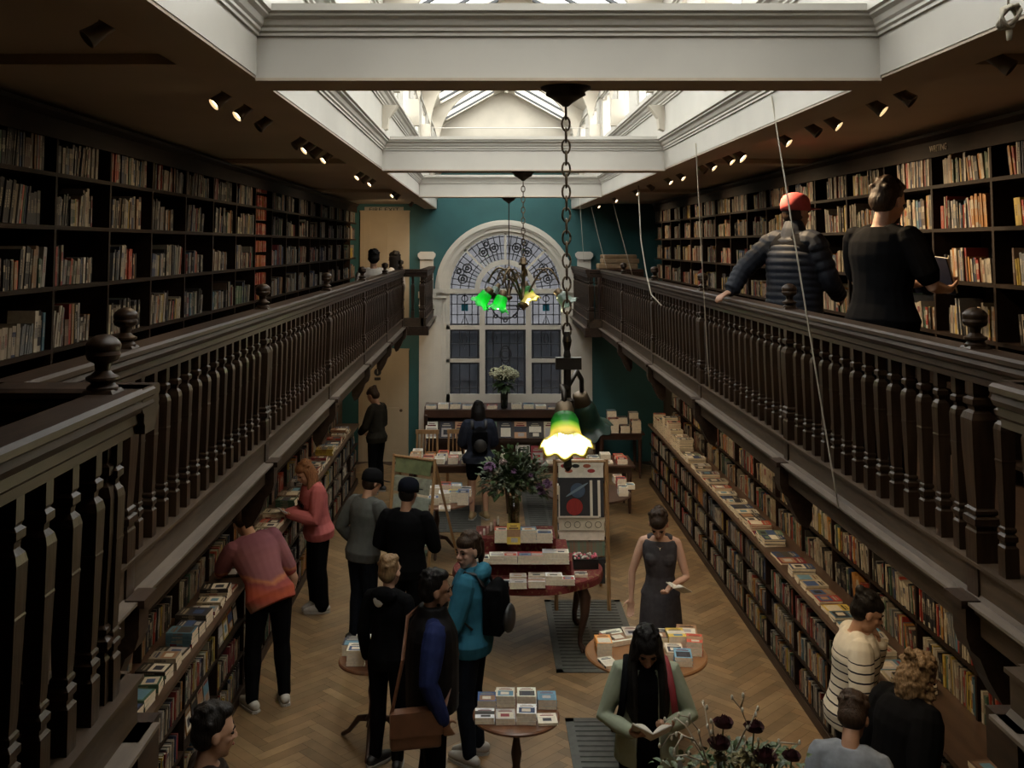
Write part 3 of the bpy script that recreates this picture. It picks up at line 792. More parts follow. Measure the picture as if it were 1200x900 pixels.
# ================================================================== ceiling track spots
SPOTB = mat('spot_housing', (.20, .16, .12), .5); BULB = mat('spot_bulb', (1, .9, .7), .4, emit=((1, .80, .50), 14)); BULBOFF = mat('spot_lens', (.30, .28, .25), .2)
def track_spot(x, y, side, lit, label, sz=1.0, dy=-.42):
    r = thing('track_spotlight', label, 'spotlight', (x, y, CZ), 0); r.scale = (.68, .68, .68)
    d = Vector((side*.62, dy, -.62)).normalized(); q = d.to_track_quat('Z', 'Y').to_matrix().to_4x4()
    MB().lathe([(-.11, .012), (0, .012)], 8).build('stem', SPOTB, r)
    M = Matrix.Translation((0, 0, -.13)) @ q
    m = MB(); m.lathe([(-.07, .02), (-.06, .038), (.02, .042*sz), (.085, .052*sz), (.085, .046*sz), (.06, .044*sz)], 16, M=M); smooth_angle(m.build('lamp_body', SPOTB, r))
    m = MB(); m.lathe([(.058, .043*sz), (.062, .043*sz)], 16, M=M); m.build('lamp_lens', BULB if lit else BULBOFF, r)
    if lit:
        ld = bpy.data.lights.new('spot_beam', 'SPOT'); ld.energy = SPOT_W*lit; ld.color = WARM; ld.spot_size = math.radians(95); ld.spot_blend = .9; ld.shadow_soft_size = .04
        lo = bpy.data.objects.new('spot_beam', ld); C.objects.link(lo); lo.parent = r; lo.location = Vector((0, 0, -.13))+d*.10; lo.rotation_euler = d.to_track_quat('-Z', 'Y').to_euler()
nn = 0
RSP = [(3.85, 0), (4.75, 0), (5.1, 1), (5.75, 1), (6.1, 0), (6.7, 1), (7.9, 1.3), (8.25, .3), (8.9, .6), (9.25, 0), (10.3, 1), (11.0, .6), (12.2, 0), (13.4, 1), (15.6, 1), (18.0, .8)]
for k, (y, lit) in enumerate(RSP):
    track_spot(1.98, y, 1, lit*1.6, '%s ceiling spotlight from the near end, on the side of the two men' % ORD[k], 1.25 if y == 7.9 else 1)
LSP = [(3.3, 0), (4.85, .35), (5.3, .35), (5.8, 0), (6.9, 0), (7.25, .35), (7.6, 0), (8.1, .3), (10.2, .3), (10.7, 0), (11.3, .5), (14.0, .5), (14.6, 0), (17.3, 1.4)]
for k, (y, lit) in enumerate(LSP):
    track_spot(-1.28, y, -1, lit, '%s ceiling spotlight from the near end, on the orange book column side' % ORD[k], 1.0, 1.0 if y > 15 else -.42)  # farthest spot aimed at the upper door and strengthened to brighten it
# strip lamps tucked under the galleries that light the lower shelves
def under_lamp(side, y0, y1, k):
    x = (RLX-.30) if side < 0 else (RRX+.30)
    ld = bpy.data.lights.new('under_gallery_lamp', 'AREA'); ld.shape = 'RECTANGLE'; ld.size = .06; ld.size_y = y1-y0; ld.energy = UNDER_W*k; ld.color = (1, .74, .45)
    lo = bpy.data.objects.new('under_gallery_lamp', ld); C.objects.link(lo); lo.location = (x, (y0+y1)/2, GF-.13)
    lo.rotation_euler = (0, -side*math.radians(40), 0)
under_lamp(-1, 5, 17.5, .45); under_lamp(1, 5, 17.5, 1.3)
for (x_, y_, z_, pw) in ((-1.95, 18.3, GF-.22, 16),):     # invented lamp, added to brighten the lower cream door
    t_ = thing('added_door_lamp', 'small round %s ceiling lamp added to brighten the cream door' % ('lower' if z_ < 3 else 'upper'), 'lamp', (x_, y_, z_+.12)); MB().lathe([(-.045, .05), (-.04, .07), (0, .075)], 20).build('lamp_body', SPOTB, t_); MB().lathe([(-.05, .045), (-.045, .05)], 20).build('diffuser', BULB, t_)
    ld = bpy.data.lights.new('added_door_light', 'POINT'); ld.energy = pw; ld.color = (1, .76, .48); ld.shadow_soft_size = .05; lo = bpy.data.objects.new('added_door_light', ld); C.objects.link(lo); lo.parent = t_; lo.location = (0, 0, -.12)

# ================================================================== pendant lamps
def shade_mat():
    m = bpy.data.materials.new('green_shade_glass'); m.use_nodes = True; nt = m.node_tree; N = nt.nodes; L = nt.links
    out = [n for n in N if n.type == 'OUTPUT_MATERIAL'][0]; b = N['Principled BSDF']
    tc = N.new('ShaderNodeTexCoord'); sp = N.new('ShaderNodeSeparateXYZ'); L.new(tc.outputs['Generated'], sp.inputs[0])
    rp = N.new('ShaderNodeValToRGB'); e = rp.color_ramp.elements
    e[0].position = 0.40; e[0].color = (.95, .85, .30, 1); e[1].position = .64; e[1].color = (.03, .17, .045, 1)
    x = rp.color_ramp.elements.new(.52); x.color = (.40, .55, .13, 1)
    L.new(sp.outputs['Z'], rp.inputs[0]); L.new(rp.outputs[0], b.inputs['Base Color']); b.inputs['Roughness'].default_value = .25
    t = N.new('ShaderNodeBsdfTranslucent'); L.new(rp.outputs[0], t.inputs[0])
    mx = N.new('ShaderNodeMixShader'); mx.inputs[0].default_value = .6; L.new(b.outputs[0], mx.inputs[1]); L.new(t.outputs[0], mx.inputs[2]); L.new(mx.outputs[0], out.inputs[0])
    return m
SHADE = shade_mat(); HOT = mat('lamp_bulb', (1, .95, .8), .4, emit=((1, .92, .55), 22)); DULLG = mat('unlit_shade_glass', (.10, .15, .12), .3, .3, 9); VIVID = None
def chain(root, x, y, z0, z1):
    m = MB(); z = z0; k = 0; L = .062; w_ = .017
    while z > z1:
        pts = []
        for a in range(13):
            t = 2*PI*a/12; u = w_*math.cos(t); v = (L/2)*math.sin(t)
            pts.append((x+(u if k % 2 else 0), y+(0 if k % 2 else u), z-L/2+v))
        m.tube(pts, .0048, 5); z -= L*.80; k += 1
    m.build('chain', BRASS, root, True)
def shade(root, c, d, lit, s=1.0, power=0, matl=None):
    "bell shade: apex at c, opening towards d"
    d = Vector(d).normalized(); q = d.to_track_quat('-Z', 'Y').to_matrix().to_4x4(); M = Matrix.Translation(c) @ q
    m = MB(); n = 40; prof = [(0, .034), (-.010, .048), (-.030, .056), (-.062, .059), (-.092, .063), (-.113, .074), (-.129, .092), (-.142, .108)]
    R = []
    for z, r in prof + [(z+.004, r-.004) for z, r in reversed(prof)]:
        ru = max(0, (-z-.09)/.05); R.append([((r*(1+.05*ru*math.cos(8*2*PI*k/n)))*math.cos(2*PI*k/n)*s, (r*(1+.05*ru*math.cos(8*2*PI*k/n)))*math.sin(2*PI*k/n)*s, (z-.010*ru*math.cos(8*2*PI*k/n))*s) for k in range(n)])
    m.rings(R, caps=False)
    o = m.build('lamp_shade', matl or (SHADE if lit else DULLG), root, True); o.matrix_parent_inverse = Matrix.Identity(4); o.matrix_local = M
    m = MB(); m.lathe([(.05*s, .018*s), (.045*s, .034*s), (.01*s, .040*s), (-.004*s, .042*s), (-.012*s, .040*s)], 16, M=M); m.build('shade_holder', BRASS, root, True)
    m = MB(); m.ell((0, 0, -.095*s), (.028*s, .028*s, .036*s), 14, M=M); m.build('bulb', HOT if lit else BULBOFF, root, True)
    if power:
        ld = bpy.data.lights.new('bulb_light', 'POINT'); ld.energy = power; ld.color = (1, .86, .5); ld.shadow_soft_size = .03
        lo = bpy.data.objects.new('bulb_light', ld); C.objects.link(lo); lo.parent = root; lo.location = M @ Vector((0, 0, -.145*s))
def rose(root):
    m = MB(); m.lathe([(0, .11), (-.008, .11), (-.02, .085), (-.035, .088), (-.05, .06), (-.07, .03), (-.085, .012)], 24); m.build('ceiling_rose', DARKM, root, True)
PX = .347
t = thing('pendant_lamp', 'near pendant lamp on a long chain with one glowing green and yellow glass shade', 'lamp', (PX, 4.37, BZ-.012))
rose(t); chain(t, 0, 0, -.08, -1.08)
m = MB(); m.lathe([(-1.06, .012), (-1.10, .02), (-1.14, .012), (-1.16, .016), (-1.34, .016), (-1.35, .03), (-1.40, .03), (-1.41, .014), (-1.60, .014), (-1.63, .02), (-1.65, .006)][::-1], 10)
m.box(-.05, .06, -.02, .02, -1.22, -1.17); m.build('stem', DARKM, t)
m = MB(); m.tube([(0, 0, -1.30), (-.03, -.10, -1.28), (-.03, -.20, -1.29), (-.03, -.22, -1.34)], .011, 8); m.tube([(0, 0, -1.30), (.05, .10, -1.24), (.08, .20, -1.29), (.085, .24, -1.36)], .011, 8); m.build('arm', DARKM, t, True)
shade(t, (-.03, -.22, -1.375), (.0, -.62, -.8), True, 1.0, 15)
shade(t, (.085, .24, -1.40), (.25, .3, -.9), False, 1.0, 0, mat('dark_green_glass', (.012, .035, .024), .35, .3, 9))
def chandelier(x, y, drop, label, shades, rod=False):
    t = thing('chandelier', label, 'chandelier', (x, y, BZ-.012))
    rose(t)
    if rod: MB().tube([(0, 0, -.05), (0, 0, -drop)], .008, 8).build('rod', DARKM, t)
    else: chain(t, 0, 0, -.08, -drop)
    m = MB(); m.lathe([(0, .012), (.02, .03), (.05, .03), (.06, .045), (.075, .045), (.08, .018), (.42, .018), (.43, .05), (.46, .05), (.48, .02), (.50, .006)][::-1] and [(-.50, .006), (-.48, .02), (-.46, .05), (-.43, .05), (-.42, .018), (-.08, .018), (-.075, .045), (-.06, .045), (-.05, .03), (-.02, .03), (0, .012)], 14, z0=-drop); m.build('stem', BRASS, t, True)
    for (dx, dy, zz, dirv, lit, pw, mm) in shades:
        m = MB(); pts = []
        for k in range(15):
            u = k/14; pts.append((dx*(u*1.25-.25*u*u), dy*(u*1.25-.25*u*u), -drop-.44+.30*math.sin(u*PI*.9)+(zz+.44-.0)*u*u))
        m.tube(pts, .010, 6)
        sc_ = []
        for k in range(17):
            a = k/16*3.6*PI/2; r = .085*(1-k/22); sc_.append((dx*.45+dx/max(.01, math.hypot(dx, dy))*r*math.cos(a), dy*.45+dy/max(.01, math.hypot(dx, dy))*r*math.cos(a), -drop-.18+r*math.sin(a)))
        m.tube(sc_, .007, 6); m.build('arm', BRASS, t, True)
        shade(t, (dx, dy, -drop+zz), dirv, lit, 1.0, pw, mm)
    return t
VIV = shade_mat(); VIV.name = 'vivid_green_glass'
for e_ in [n for n in VIV.node_tree.nodes if n.type == 'VALTORGB'][0].color_ramp.elements: e_.color = (.03, .55, .10, 1)
chandelier(PX, 9.5, .80, 'branched brass chandelier on a chain with bright green glass shades, halfway down the hall', [(-.20, -.20, -.35, (-.3, -.1, -.9), True, 7, VIV), (-.33, .02, -.33, (-.6, .1, -.8), True, 5, VIV), (.02, .05, -.28, (.3, -.2, -.9), True, 5, None), (.33, -.08, -.34, (.65, -.1, -.75), False, 0, None)])
chandelier(PX-.02, 14.66, 1.0, 'most distant dark chandelier hanging on a rod before the arched window', [(.25*math.cos(a), .25*math.sin(a), -.3, (math.cos(a), math.sin(a), -1), False, 0, None) for a in (.6, 2.3, 3.9, 5.4)], True)
# blind cords tied from the ceiling beam to the gallery rail
CORD = mat('pale_cord', (.42, .38, .30), .7)
def cord(label, pts, r=.0045):
    o = MB().tube(pts, r, 6).build('blind_cord', CORD, None, True); tag(o, label, 'cord')
def sag(a, b, s, n=14): a, b = Vector(a), Vector(b); return [tuple(a.lerp(b, k/n)+Vector((0, 0, -s*4*(k/n)*(1-k/n)))) for k in range(n+1)]
cord('pale cord crossing in front of the man in the red cap down to the fascia', sag((OR-.01, 5.78, EYE+.86), (RRX-.10, 5.40, EYE-1.38), .02))
cord('pale cord with a knot hanging from the ceiling beam to the gallery rail, second', sag((OR-.01, 7.9, EYE+.80), (RRX-.08, 8.55, EYE-1.2), .05, 16))
cord('knotted cord looping over the balusters near the brown paper parcels', [tuple(p) for p in (ony(748, 215, 11.9), ony(751, 280, 11.8), ony(757, 318, 11.6), ony(763, 345, 11.4), ony(775, 358, 11.2), ony(790, 365, 11.1), ony(800, 358, 11.0))], .008)
cord('thin cord crossing the teal wall, slanting towards the kraft parcels', sag(tuple(ony(693, 243, 17.2)), tuple(ony(711, 315, 16.9)), .02))
cord('longer thin cord crossing the dark teal corner by the shelves', sag(tuple(ony(717, 232, 15.6)), tuple(ony(741, 322, 15.1)), .02))
cord('very thin cord hanging down the teal wall over the capped pilaster', sag((OR-.03, 17.6, EYE+.8), (OR+.02, 17.4, EYE-.3), .0), .003)
m = MB()
for k in range(9): m.ell((OR+.30+.012*math.cos(k*2.1), 2.93+.02*math.sin(k), CZ-.115+.010*math.sin(k*1.7)), (.030, .035, .045), 10)
m2 = MB(); c0 = ony(1182, 20, 2.95)
for k in range(7):
    t0 = k*.7; m2.tube([(c0.x+.028*math.cos(a/8*2*PI)*(1+.1*math.sin(t0)), c0.y+.02*math.sin(t0+a), c0.z+.035*math.sin(a/8*2*PI+t0*.2)) for a in range(9)], .005, 5)
m2.tube([(c0.x, c0.y, c0.z+.03), (c0.x+.01, c0.y, c0.z+.25)], .004, 5)
m2.lathe([(-.06, .008), (-.03, .010)], 8, c0.x, c0.y, z0=c0.z-.01)
tag(m2.build('cord_bundle', CORD, None, True), 'coiled bundle of grey cord with a wooden toggle hanging from the beam', 'cord')

# ================================================================== painted signs over the gallery bookcases
GOLD = mat('faded_gilt', (.30, .24, .15), .5)
for tx, yy, sd in (('BRITAIN', 4.6, -1), ('FRANCE', 5.9, -1), ('WRITING', 6.8, 1), ('MUSIC', 8.35, 1), ('DRAMA', 10.2, 1)):
    x = (GXL+.016) if sd < 0 else (GXR-.016)
    text_obj(tx if tx in ('BRITAIN', 'WRITING') else tx, .062, 'lettering', GOLD, (x, yy, EYE+.655), (PI/2, 0, PI/2 if sd < 0 else -PI/2))
for o in [o for o in bpy.data.objects if o.name.startswith('lettering') and o.parent is None]:
    tx = o.data.body
    if tx in ('FRANCE', 'MUSIC', 'DRAMA'): bpy.data.objects.remove(o); continue
    tag(o, 'faded gilt letters reading %s on the bookcase cornice' % tx, 'lettering')

# ================================================================== floor grilles
GR = mat('grille_grey', (.075, .078, .070), .6, .3, 14); GRD = mat('grille_dark', (.030, .032, .028), .7, .3, 20)
def grille(x0, x1, y0, y1, label):
    r = thing('floor_grille', label, 'floor grille', ((x0+x1)/2, (y0+y1)/2, 0)); a, b = (x1-x0)/2, (y1-y0)/2
    m = MB(); m.box(-a, a, -b, b, .0005, .004); m.build('tray', GRD, r)
    m = MB(); e = .07
    m.box(-a, a, -b, -b+e, .004, .009); m.box(-a, a, b-e, b, .004, .009); m.box(-a, -a+e, -b, b, .004, .009); m.box(a-e, a, -b, b, .004, .009); m.build('border', GR, r)
    m = MB(); k = int((2*b-2*e)/.085)
    for i in range(k): yy = -b+e+(i+.5)*(2*b-2*e)/k; m.box(-a+e, a-e, yy-.030, yy+.030, .004, .008)
    m.box(-.02, .02, -b+e, b-e, .008, .010); m.build('slats', GR, r)
grille(.68, 1.56, 10.1, 12.1, 'grey slatted floor grille under the red paisley display table')
grille(.69, 1.57, 6.6, 9.15, 'grey slatted floor grille at the feet of the woman reading in the pale green jacket')
grille(.58, 1.3, 14.9, 17.3, 'grey slatted floor grille behind the tall flower vase')
grille(-1.05, -.08, 14.9, 16.4, 'grey slatted floor grille beside the long-haired woman with bare legs')

# ================================================================== tables
MAHO = mat('mahogany', (.16, .065, .03), .3, .35, 5, stretch=(3, 1, 1)); DKW = mat('dark_table_wood', (.06, .028, .018), .35, .3, 6); LTW = mat('pale_wood', (.38, .22, .10), .5, .25, 8, stretch=(5, 5, .8))
def round_table(name, label, c, R, h=.72, top=None, ped=True):
    r = thing(name, label, 'table', (c.x, c.y, 0))
    top = top or MAHO
    m = MB(); m.lathe([(h-.028, R-.02), (h-.022, R), (h-.008, R), (h, R-.012)], 48); smooth_angle(m.build('table_top', top, r), 30)
    m = MB(); m.lathe([(h-.08, R*.5), (h-.028, R*.5)], 24); m.build('block', DKW, r)
    m = MB(); m.lathe([(.16, .055), (.20, .045), (.22, .06), (.26, .035), (.36, .028), (.44, .04), (.50, .03), (.56, .022), (.60, .035), (h-.08, .03)], 16); smooth_angle(m.build('pedestal', DKW, r))
    for k in range(3):
        a = k*2*PI/3+.5; m = MB()
        m.tube([(.03*math.cos(a), .03*math.sin(a), .22), (.14*math.cos(a), .14*math.sin(a), .19), (.24*math.cos(a), .24*math.sin(a), .07), (.31*math.cos(a), .31*math.sin(a), .022)], [.03, .026, .02, .020], 8, round_ends=True); m.build('leg', DKW, r, True)
    return r
def px_r(p, half): return half*proj(p)[2]/FPX
def pile_at(px, py, zt, n, name, rz=-PI/2, w=.145, l=.21, ts=.022, ci=None, group='books on the tables', jit=.04, same=True, cover=True, col=None):
    "pile standing on height zt, whose footprint centre is seen at the pixel"
    p = onz(px, py, zt)
    return flat_pile(p.x, p.y, zt, n, rz, name, w, l, ts, ci, group, jit, same, cover, col)
cA = onz(605, 836, .72); round_table('pedestal_table', 'small round pedestal table stacked with blue and white books', cA, px_r(cA, 51))
A = 'pile on the small pedestal table'
for k, (px, py, n, ci, t, nm) in enumerate([(571, 826, 3, 13, .02, 'back row, bag side'), (592, 824, 4, 3, .02, 'back row, second from the bag side'), (617, 824, 4, 3, .02, 'back row, third from the bag side'), (641, 826, 3, 15, .022, 'back row, far from the bag'),
        (568, 843, 2, 3, .022, 'front row, bag side'), (592, 844, 2, 22, .022, 'front row, second from the bag'), (617, 844, 3, 3, .026, 'front row, third from the bag'), (641, 845, 1, 3, .02, 'front row, far from the bag')]):
    pile_at(px, py, .721, n, 'pile on blue-book table, %s' % nm, ci=ci, ts=t, w=.14, l=.155, jit=.06)
cB = onz(757, 764, .73); round_table('pedestal_table', 'larger round table of books between the two women reading', cB, px_r(cB, 71), .73, mat('honey_wood', (.30, .14, .055), .3, .3, 5))
for k, (px, py, n, ci, w_, l_, t, rz) in enumerate([(707, 765, 5, 19, .13, .19, .022, -PI/2), (713, 778, 1, 3, .12, .18, .02, -1.3), (722, 750, 2, 3, .20, .26, .02, -1.2), (712, 752, 2, 10, .11, .17, .02, -1.4), (772, 755, 4, 6, .14, .20, .022, -1.6),
        (775, 747, 2, 3, .2, .24, .016, -1.7), (792, 757, 5, 18, .15, .2, .022, -1.57), (805, 750, 4, 20, .17, .22, .022, -1.7), (814, 764, 5, 11, .13, .19, .022, -1.75), (800, 776, 3, 15, .14, .2, .024, -1.65), (790, 768, 3, 0, .14, .2, .02, -1.6), (740, 748, 3, 4, .14, .2, .02, -1.5), (756, 745, 2, 12, .15, .2, .02, -1.6)]):
    pile_at(px, py, .731, n, '%s pile from the phone-hand side on the honey table' % ORD[k], rz, w_, l_, t, ci)
cD = onz(437, 772, .70); round_table('pedestal_table', 'round table of books half hidden behind the fair-haired boy in black', cD, px_r(cD, 40), .70)
for k, (px, py, n, ci, t) in enumerate([(418, 776, 4, 3, .03), (413, 764, 3, 8, .028), (430, 764, 3, 18, .026), (427, 753, 2, 22, .02), (415, 755, 2, 6, .02)]):
    pile_at(px, py, .701, n, '%s pile on the table behind the boy' % ORD[k], ci=ci, ts=t, w=.15, l=.17)
cE = onz(512, 585, .72); round_table('pedestal_table', 'round table with thick blue and yellow books beside the wrapping paper stand', cE, px_r(cE, 43), .72)
for k, (px, py, n, ci, t) in enumerate([(543, 590, 5, 13, .032), (532, 587, 4, 18, .032), (521, 588, 4, 3, .032), (521, 597, 1, 3, .03), (535, 578, 4, 15, .03), (522, 577, 4, 11, .03), (510, 578, 3, 3, .03), (508, 590, 3, 0, .03), (496, 585, 3, 2, .03), (546, 580, 3, 22, .03)]):
    pile_at(px, py, .721, n, '%s pile on the round table beside the paper stand' % ORD[k], ci=ci, ts=t, w=.15, l=.20)
cG = onz(689, 577, .70); round_table('pedestal_table', 'round dark table hidden behind the stand of wrapping paper with planets', cG, px_r(cG, 50), .70, DKW)
for k, (px, py, n, ci, t) in enumerate([(655, 578, 4, 3, .03), (658, 570, 3, 11, .03), (730, 580, 4, 3, .03), (728, 570, 4, 10, .03), (724, 565, 3, 3, .03), (668, 575, 3, 0, .03), (738, 572, 2, 1, .03)]):
    pile_at(px, py, .701, n, '%s pile on the dark round table behind the planets paper' % ORD[k], ci=ci, ts=t, w=.13, l=.17)
# long display tables towards the window
def leg_table(name, label, x0, x1, y0, y1, h, mt=DKW):
    r = thing(name, label, 'table', ((x0+x1)/2, (y0+y1)/2, 0)); a, b = (x1-x0)/2, (y1-y0)/2
    MB().box(-a, a, -b, b, h-.03, h).build('table_top', mt, r); MB().box(-a+.05, a-.05, -b+.05, b-.05, h-.12, h-.03).build('apron', mt, r)
    for sx in (-1, 1):
        for sy in (-1, 1): MB().lathe([(0, .018), (.10, .024), (.3, .03), (h-.15, .035), (h-.12, .035)], 10, sx*(a-.08), sy*(b-.08)).build('leg', mt, r)
    return r
leg_table('display_table', 'long dark display table with red and white books behind the bun-haired woman', -1.25, .05, 15.85, 16.75, .74)
leg_table('display_table', 'long dark display table under the glowing lamp, with a dark red book standing', .25, 2.3, 15.85, 16.65, .74)
k = 0
for row, yy in enumerate((16.05, 16.3, 16.55)):
    for i in range(6):
        k += 1; x = -1.15+i*.21
        flat_pile(x+.02*row, yy, .741, [3, 2, 3, 4, 2, 3, 4, 2][(i+row*3) % 8], -PI/2, '%s pile of the red-topped display table' % ORD[k-1], .16, .20, .026, [11, 10, 3, 1, 22, 19, 3, 11][(i*3+row*5) % 8], 'books on the display tables')
k = 0
for row, yy in enumerate((16.05, 16.42)):
    for i in range(9):
        if row == 0 and i in (1, 2): continue
        k += 1; x = .36+i*.22
        flat_pile(x, yy, .741, [3, 2, 4, 1][(i+row) % 4], -PI/2, '%s pile of the display table under the lamp' % ORD[k-1], .16, .21, .026, [3, 10, 1, 3, 11, 0][(i*5+row*3) % 6], 'books on the display tables')
M_ = Matrix.Translation((.80, 16.0, .741)) @ Matrix.Rotation(-PI/2, 4, 'Z') @ Matrix.Rotation(-.2, 4, 'Y')
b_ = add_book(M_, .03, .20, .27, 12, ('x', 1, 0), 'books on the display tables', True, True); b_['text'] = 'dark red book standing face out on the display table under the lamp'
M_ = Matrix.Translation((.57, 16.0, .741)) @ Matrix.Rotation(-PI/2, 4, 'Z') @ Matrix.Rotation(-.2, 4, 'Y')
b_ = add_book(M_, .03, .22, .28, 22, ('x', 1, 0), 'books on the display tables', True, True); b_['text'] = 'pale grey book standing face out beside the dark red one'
# chairs at those tables
def chair(c, rz, label):
    r = thing('wooden_chair', label, 'chair', (c[0], c[1], 0), rz)
    MB().box(-.2, .2, -.2, .2, .43, .46).build('seat', LTW, r)
    for sx in (-1, 1):
        MB().box(sx*.18-.018, sx*.18+.018, .16, .20, 0, .43).build('leg', LTW, r)
        MB().tube([(sx*.18, -.18, 0), (sx*.18, -.18, .45), (sx*.17, -.23, .95)], .018, 6).build('leg', LTW, r)
    MB().box(-.20, .20, -.25, -.215, .90, .97).build('top_rail', LTW, r)
    for k in range(4): MB().tube([(-.1+k*.066, -.185, .46), (-.1+k*.066, -.23, .91)], .010, 6).build('spindle', LTW, r)
chair((-1.02, 17.4), PI, 'wooden chair showing its back at the end of the red-topped display table')
chair((-.48, 17.45), PI, 'wooden chair beside the long-haired woman, next to the first one')
chair((1.55, 17.3), PI, 'wooden chair hidden behind the glowing lamp')
# beige coat hanging on it
m = MB(); m.tube([(1.55, 17.05, 1.0), (1.55, 16.98, .8), (1.55, 16.95, .55)], [.16, .21, .26], 14, flat=.3, up=(1, 0, 0)); tag(m.build('draped_coat', mat('beige_cloth', (.23, .19, .14), .85, .2, 12), None, True), 'beige coat draped over the chair under the glowing lamp', 'coat')
# window display unit
u = thing('window_display_unit', 'long dark display unit with face-out books beneath the arched window', 'display unit', (.42, 19.0, 0))
m = MB(); m.box(-1.55, 1.55, -.32, .5, 1.10, 1.14); m.box(-1.50, 1.50, -.10, .48, .0, 1.10); m.box(-1.55, 1.55, -.34, -.30, 1.0, 1.14)
m.build('carcass', DKW, u)
m = MB(); m.prism([(-.36, .60), (-.10, .60), (-.10, 1.02), (-.13, 1.02)], 'x', -1.5, 1.5); m.box(-1.5, 1.5, -.40, -.34, .57, .64); m.build('sloping_rack', mat('rack_wood', (.035, .02, .015), .5), u)
for sx in (-1, 1):
    m = MB(); m.prism([(-.42, 0), (.3, 0), (.3, 1.18), (-.2, 1.18), (-.36, 1.04), (-.30, .8), (-.42, .45)], 'x', sx*1.53-.03, sx*1.53+.03); m.build('end_panel', DKW, u)
for i in range(11):
    x = -1.0+i*.27; ci = [3, 8, 20, 8, 17, 6, 20, 7, 5, 6, 15][i]
    M_ = Matrix.Translation((x, 18.60, .645)) @ Matrix.Rotation(-PI/2, 4, 'Z') @ Matrix.Rotation(-.42, 4, 'Y')
    b_ = add_book(M_, .018, .22, .30, ci, ('x', 1, 0), 'face-out books on the window display', True, True)
    b_['text'] = '%s %s book face out on the rack beneath the arched window' % (ORD[i], CNAME[ci])
for i in range(13):
    x = -1.02+i*.225
    if abs(x-.33) < .10: continue
    flat_pile(x, 18.86, 1.141, [2, 3, 3, 2, 1, 2][i % 6], -PI/2, '%s pile along the top of the window display' % ORD[i], .19, .2, .028, [22, 3, 15, 3, 8, 10][i % 6], 'books on the window display')
# desk in the dark corner
leg_table('corner_desk', 'dark desk with stacked books in the corner under the gallery', 1.98, 2.82, 18.2, 19.0, .80)
k = 0
for x, n in ((2.08, 6), (2.28, 11), (2.48, 7), (2.68, 10)):
    for yy in (18.35, 18.65):
        k += 1; flat_pile(x, yy, .801, n-(k % 2)*3, -PI/2, '%s stack on the dark corner desk' % ORD[k-1], .17, .22, .03, [6, 8, 3, 18, 5, 12, 0, 20][k % 8], 'books on the corner desk', same=False)
# kraft parcels on a cabinet at the end of the gallery
cb = thing('low_cabinet', 'low dark cabinet at the end of the gallery under the kraft parcels', 'cabinet', (2.45, 18.6, GF))
MB().box(-.40, .40, -.3, .3, 0, .98).build('body', DKW, cb)
for sx in (-1, 1):
    dd = MB().box(sx*.2-.18, sx*.2+.18, -.325, -.30, .05, .93).build('door', WOOD, cb); MB().ell((sx*.05, -.335, .5), (.015, .015, .015), 8).build('knob', BRASS, dd)
KR = mat('kraft_paper', (.34, .23, .13), .8, .2, 12, .3)
for i, (dx, z, w_, dz) in enumerate([(-.05, 0, .36, .10), (.0, .101, .33, .09), (-.02, .192, .30, .07)]):
    m = MB(); m.box(-w_, w_, -.2, .2, 0, dz); o = m.build('kraft_parcel', KR); o.location = (2.45+dx, 18.6, GF+.981+z); o.rotation_euler = (0, 0, .06*i)
    bv = o.modifiers.new('b', 'BEVEL'); bv.width = .02; bv.segments = 2
    tag(o, 'brown kraft paper parcel, %s of the pile against the teal wall' % ['lowest', 'middle one', 'uppermost'][i], 'parcel')
# ---------------- red paisley table with risers
PAIS = mat('paisley_cloth', (.13, .013, .012), .85, 0, 26, .1, col2=(.20, .11, .045), detail=6)
PAIS.node_tree.nodes['Color Ramp'].color_ramp.elements[0].position = .36; PAIS.node_tree.nodes['Color Ramp'].color_ramp.elements[1].position = .46
cx_, cy_ = .44, 10.95
t = thing('oval_table', 'large oval dark wooden table under the red paisley cloth', 'table', (cx_, cy_, 0))
m = MB(); n = 40; m.rings([[(rx*math.cos(2*PI*k/n), ry*math.sin(2*PI*k/n), z) for k in range(n)] for z, rx, ry in ((.70, .74, .60), (.715, .76, .62), (.74, .76, .62))]); m.build('table_top', DKW, t)
m = MB(); m.rings([[(rx*math.cos(2*PI*k/n), ry*math.sin(2*PI*k/n), z) for k in range(n)] for z, rx, ry in ((.60, .62, .48), (.70, .62, .48))]); m.build('apron', DKW, t)
for sx in (-1, 1):
    for sy in (-1, 1):
        m = MB(); x, y = sx*.52, sy*.34
        m.tube([(x, y, .68), (x+sx*.05, y+sy*.04, .55), (x+sx*.045, y+sy*.035, .38), (x+sx*.0, y, .16), (x+sx*.0, y+sy*.0, .08), (x+sx*.03, y+sy*.03, .035)], [.055, .062, .045, .028, .026, .036], 10, round_ends=True)
        for q in range(3): a = math.atan2(sy, sx)+(q-1)*.6; m.tube([(x+.03*math.cos(a), y+.03*math.sin(a), .05), (x+.06*math.cos(a), y+.06*math.sin(a), .03), (x+.07*math.cos(a), y+.07*math.sin(a), .012)], [.012, .012, .008], 6)
        m.build('leg', DKW, t, True)
m = MB(); n = 80
R_ = []
for z, r_, wv in ((.775, .55, 0), (.782, .76, 0), (.775, .785, .0), (.755, .795, .004), (.70, .80, .010)):
    R_.append([((r_+wv*math.sin(9*2*PI*k/n))*math.cos(2*PI*k/n), (r_-.14+wv*math.sin(9*2*PI*k/n))*math.sin(2*PI*k/n), z-.035) for k in range(n)])
m.rings(R_, caps=False); m.add([(x, y, z+.0005) for x, y, z in R_[0]], [tuple(range(n))])
def riser(x0, x1, y0, y1, z0, z1): m.box(x0, x1, y0, y1, z0, z1)
riser(-.50, .44, -.27, .50, .742, .885); riser(-.55, .30, .02, .50, .885, 1.03)
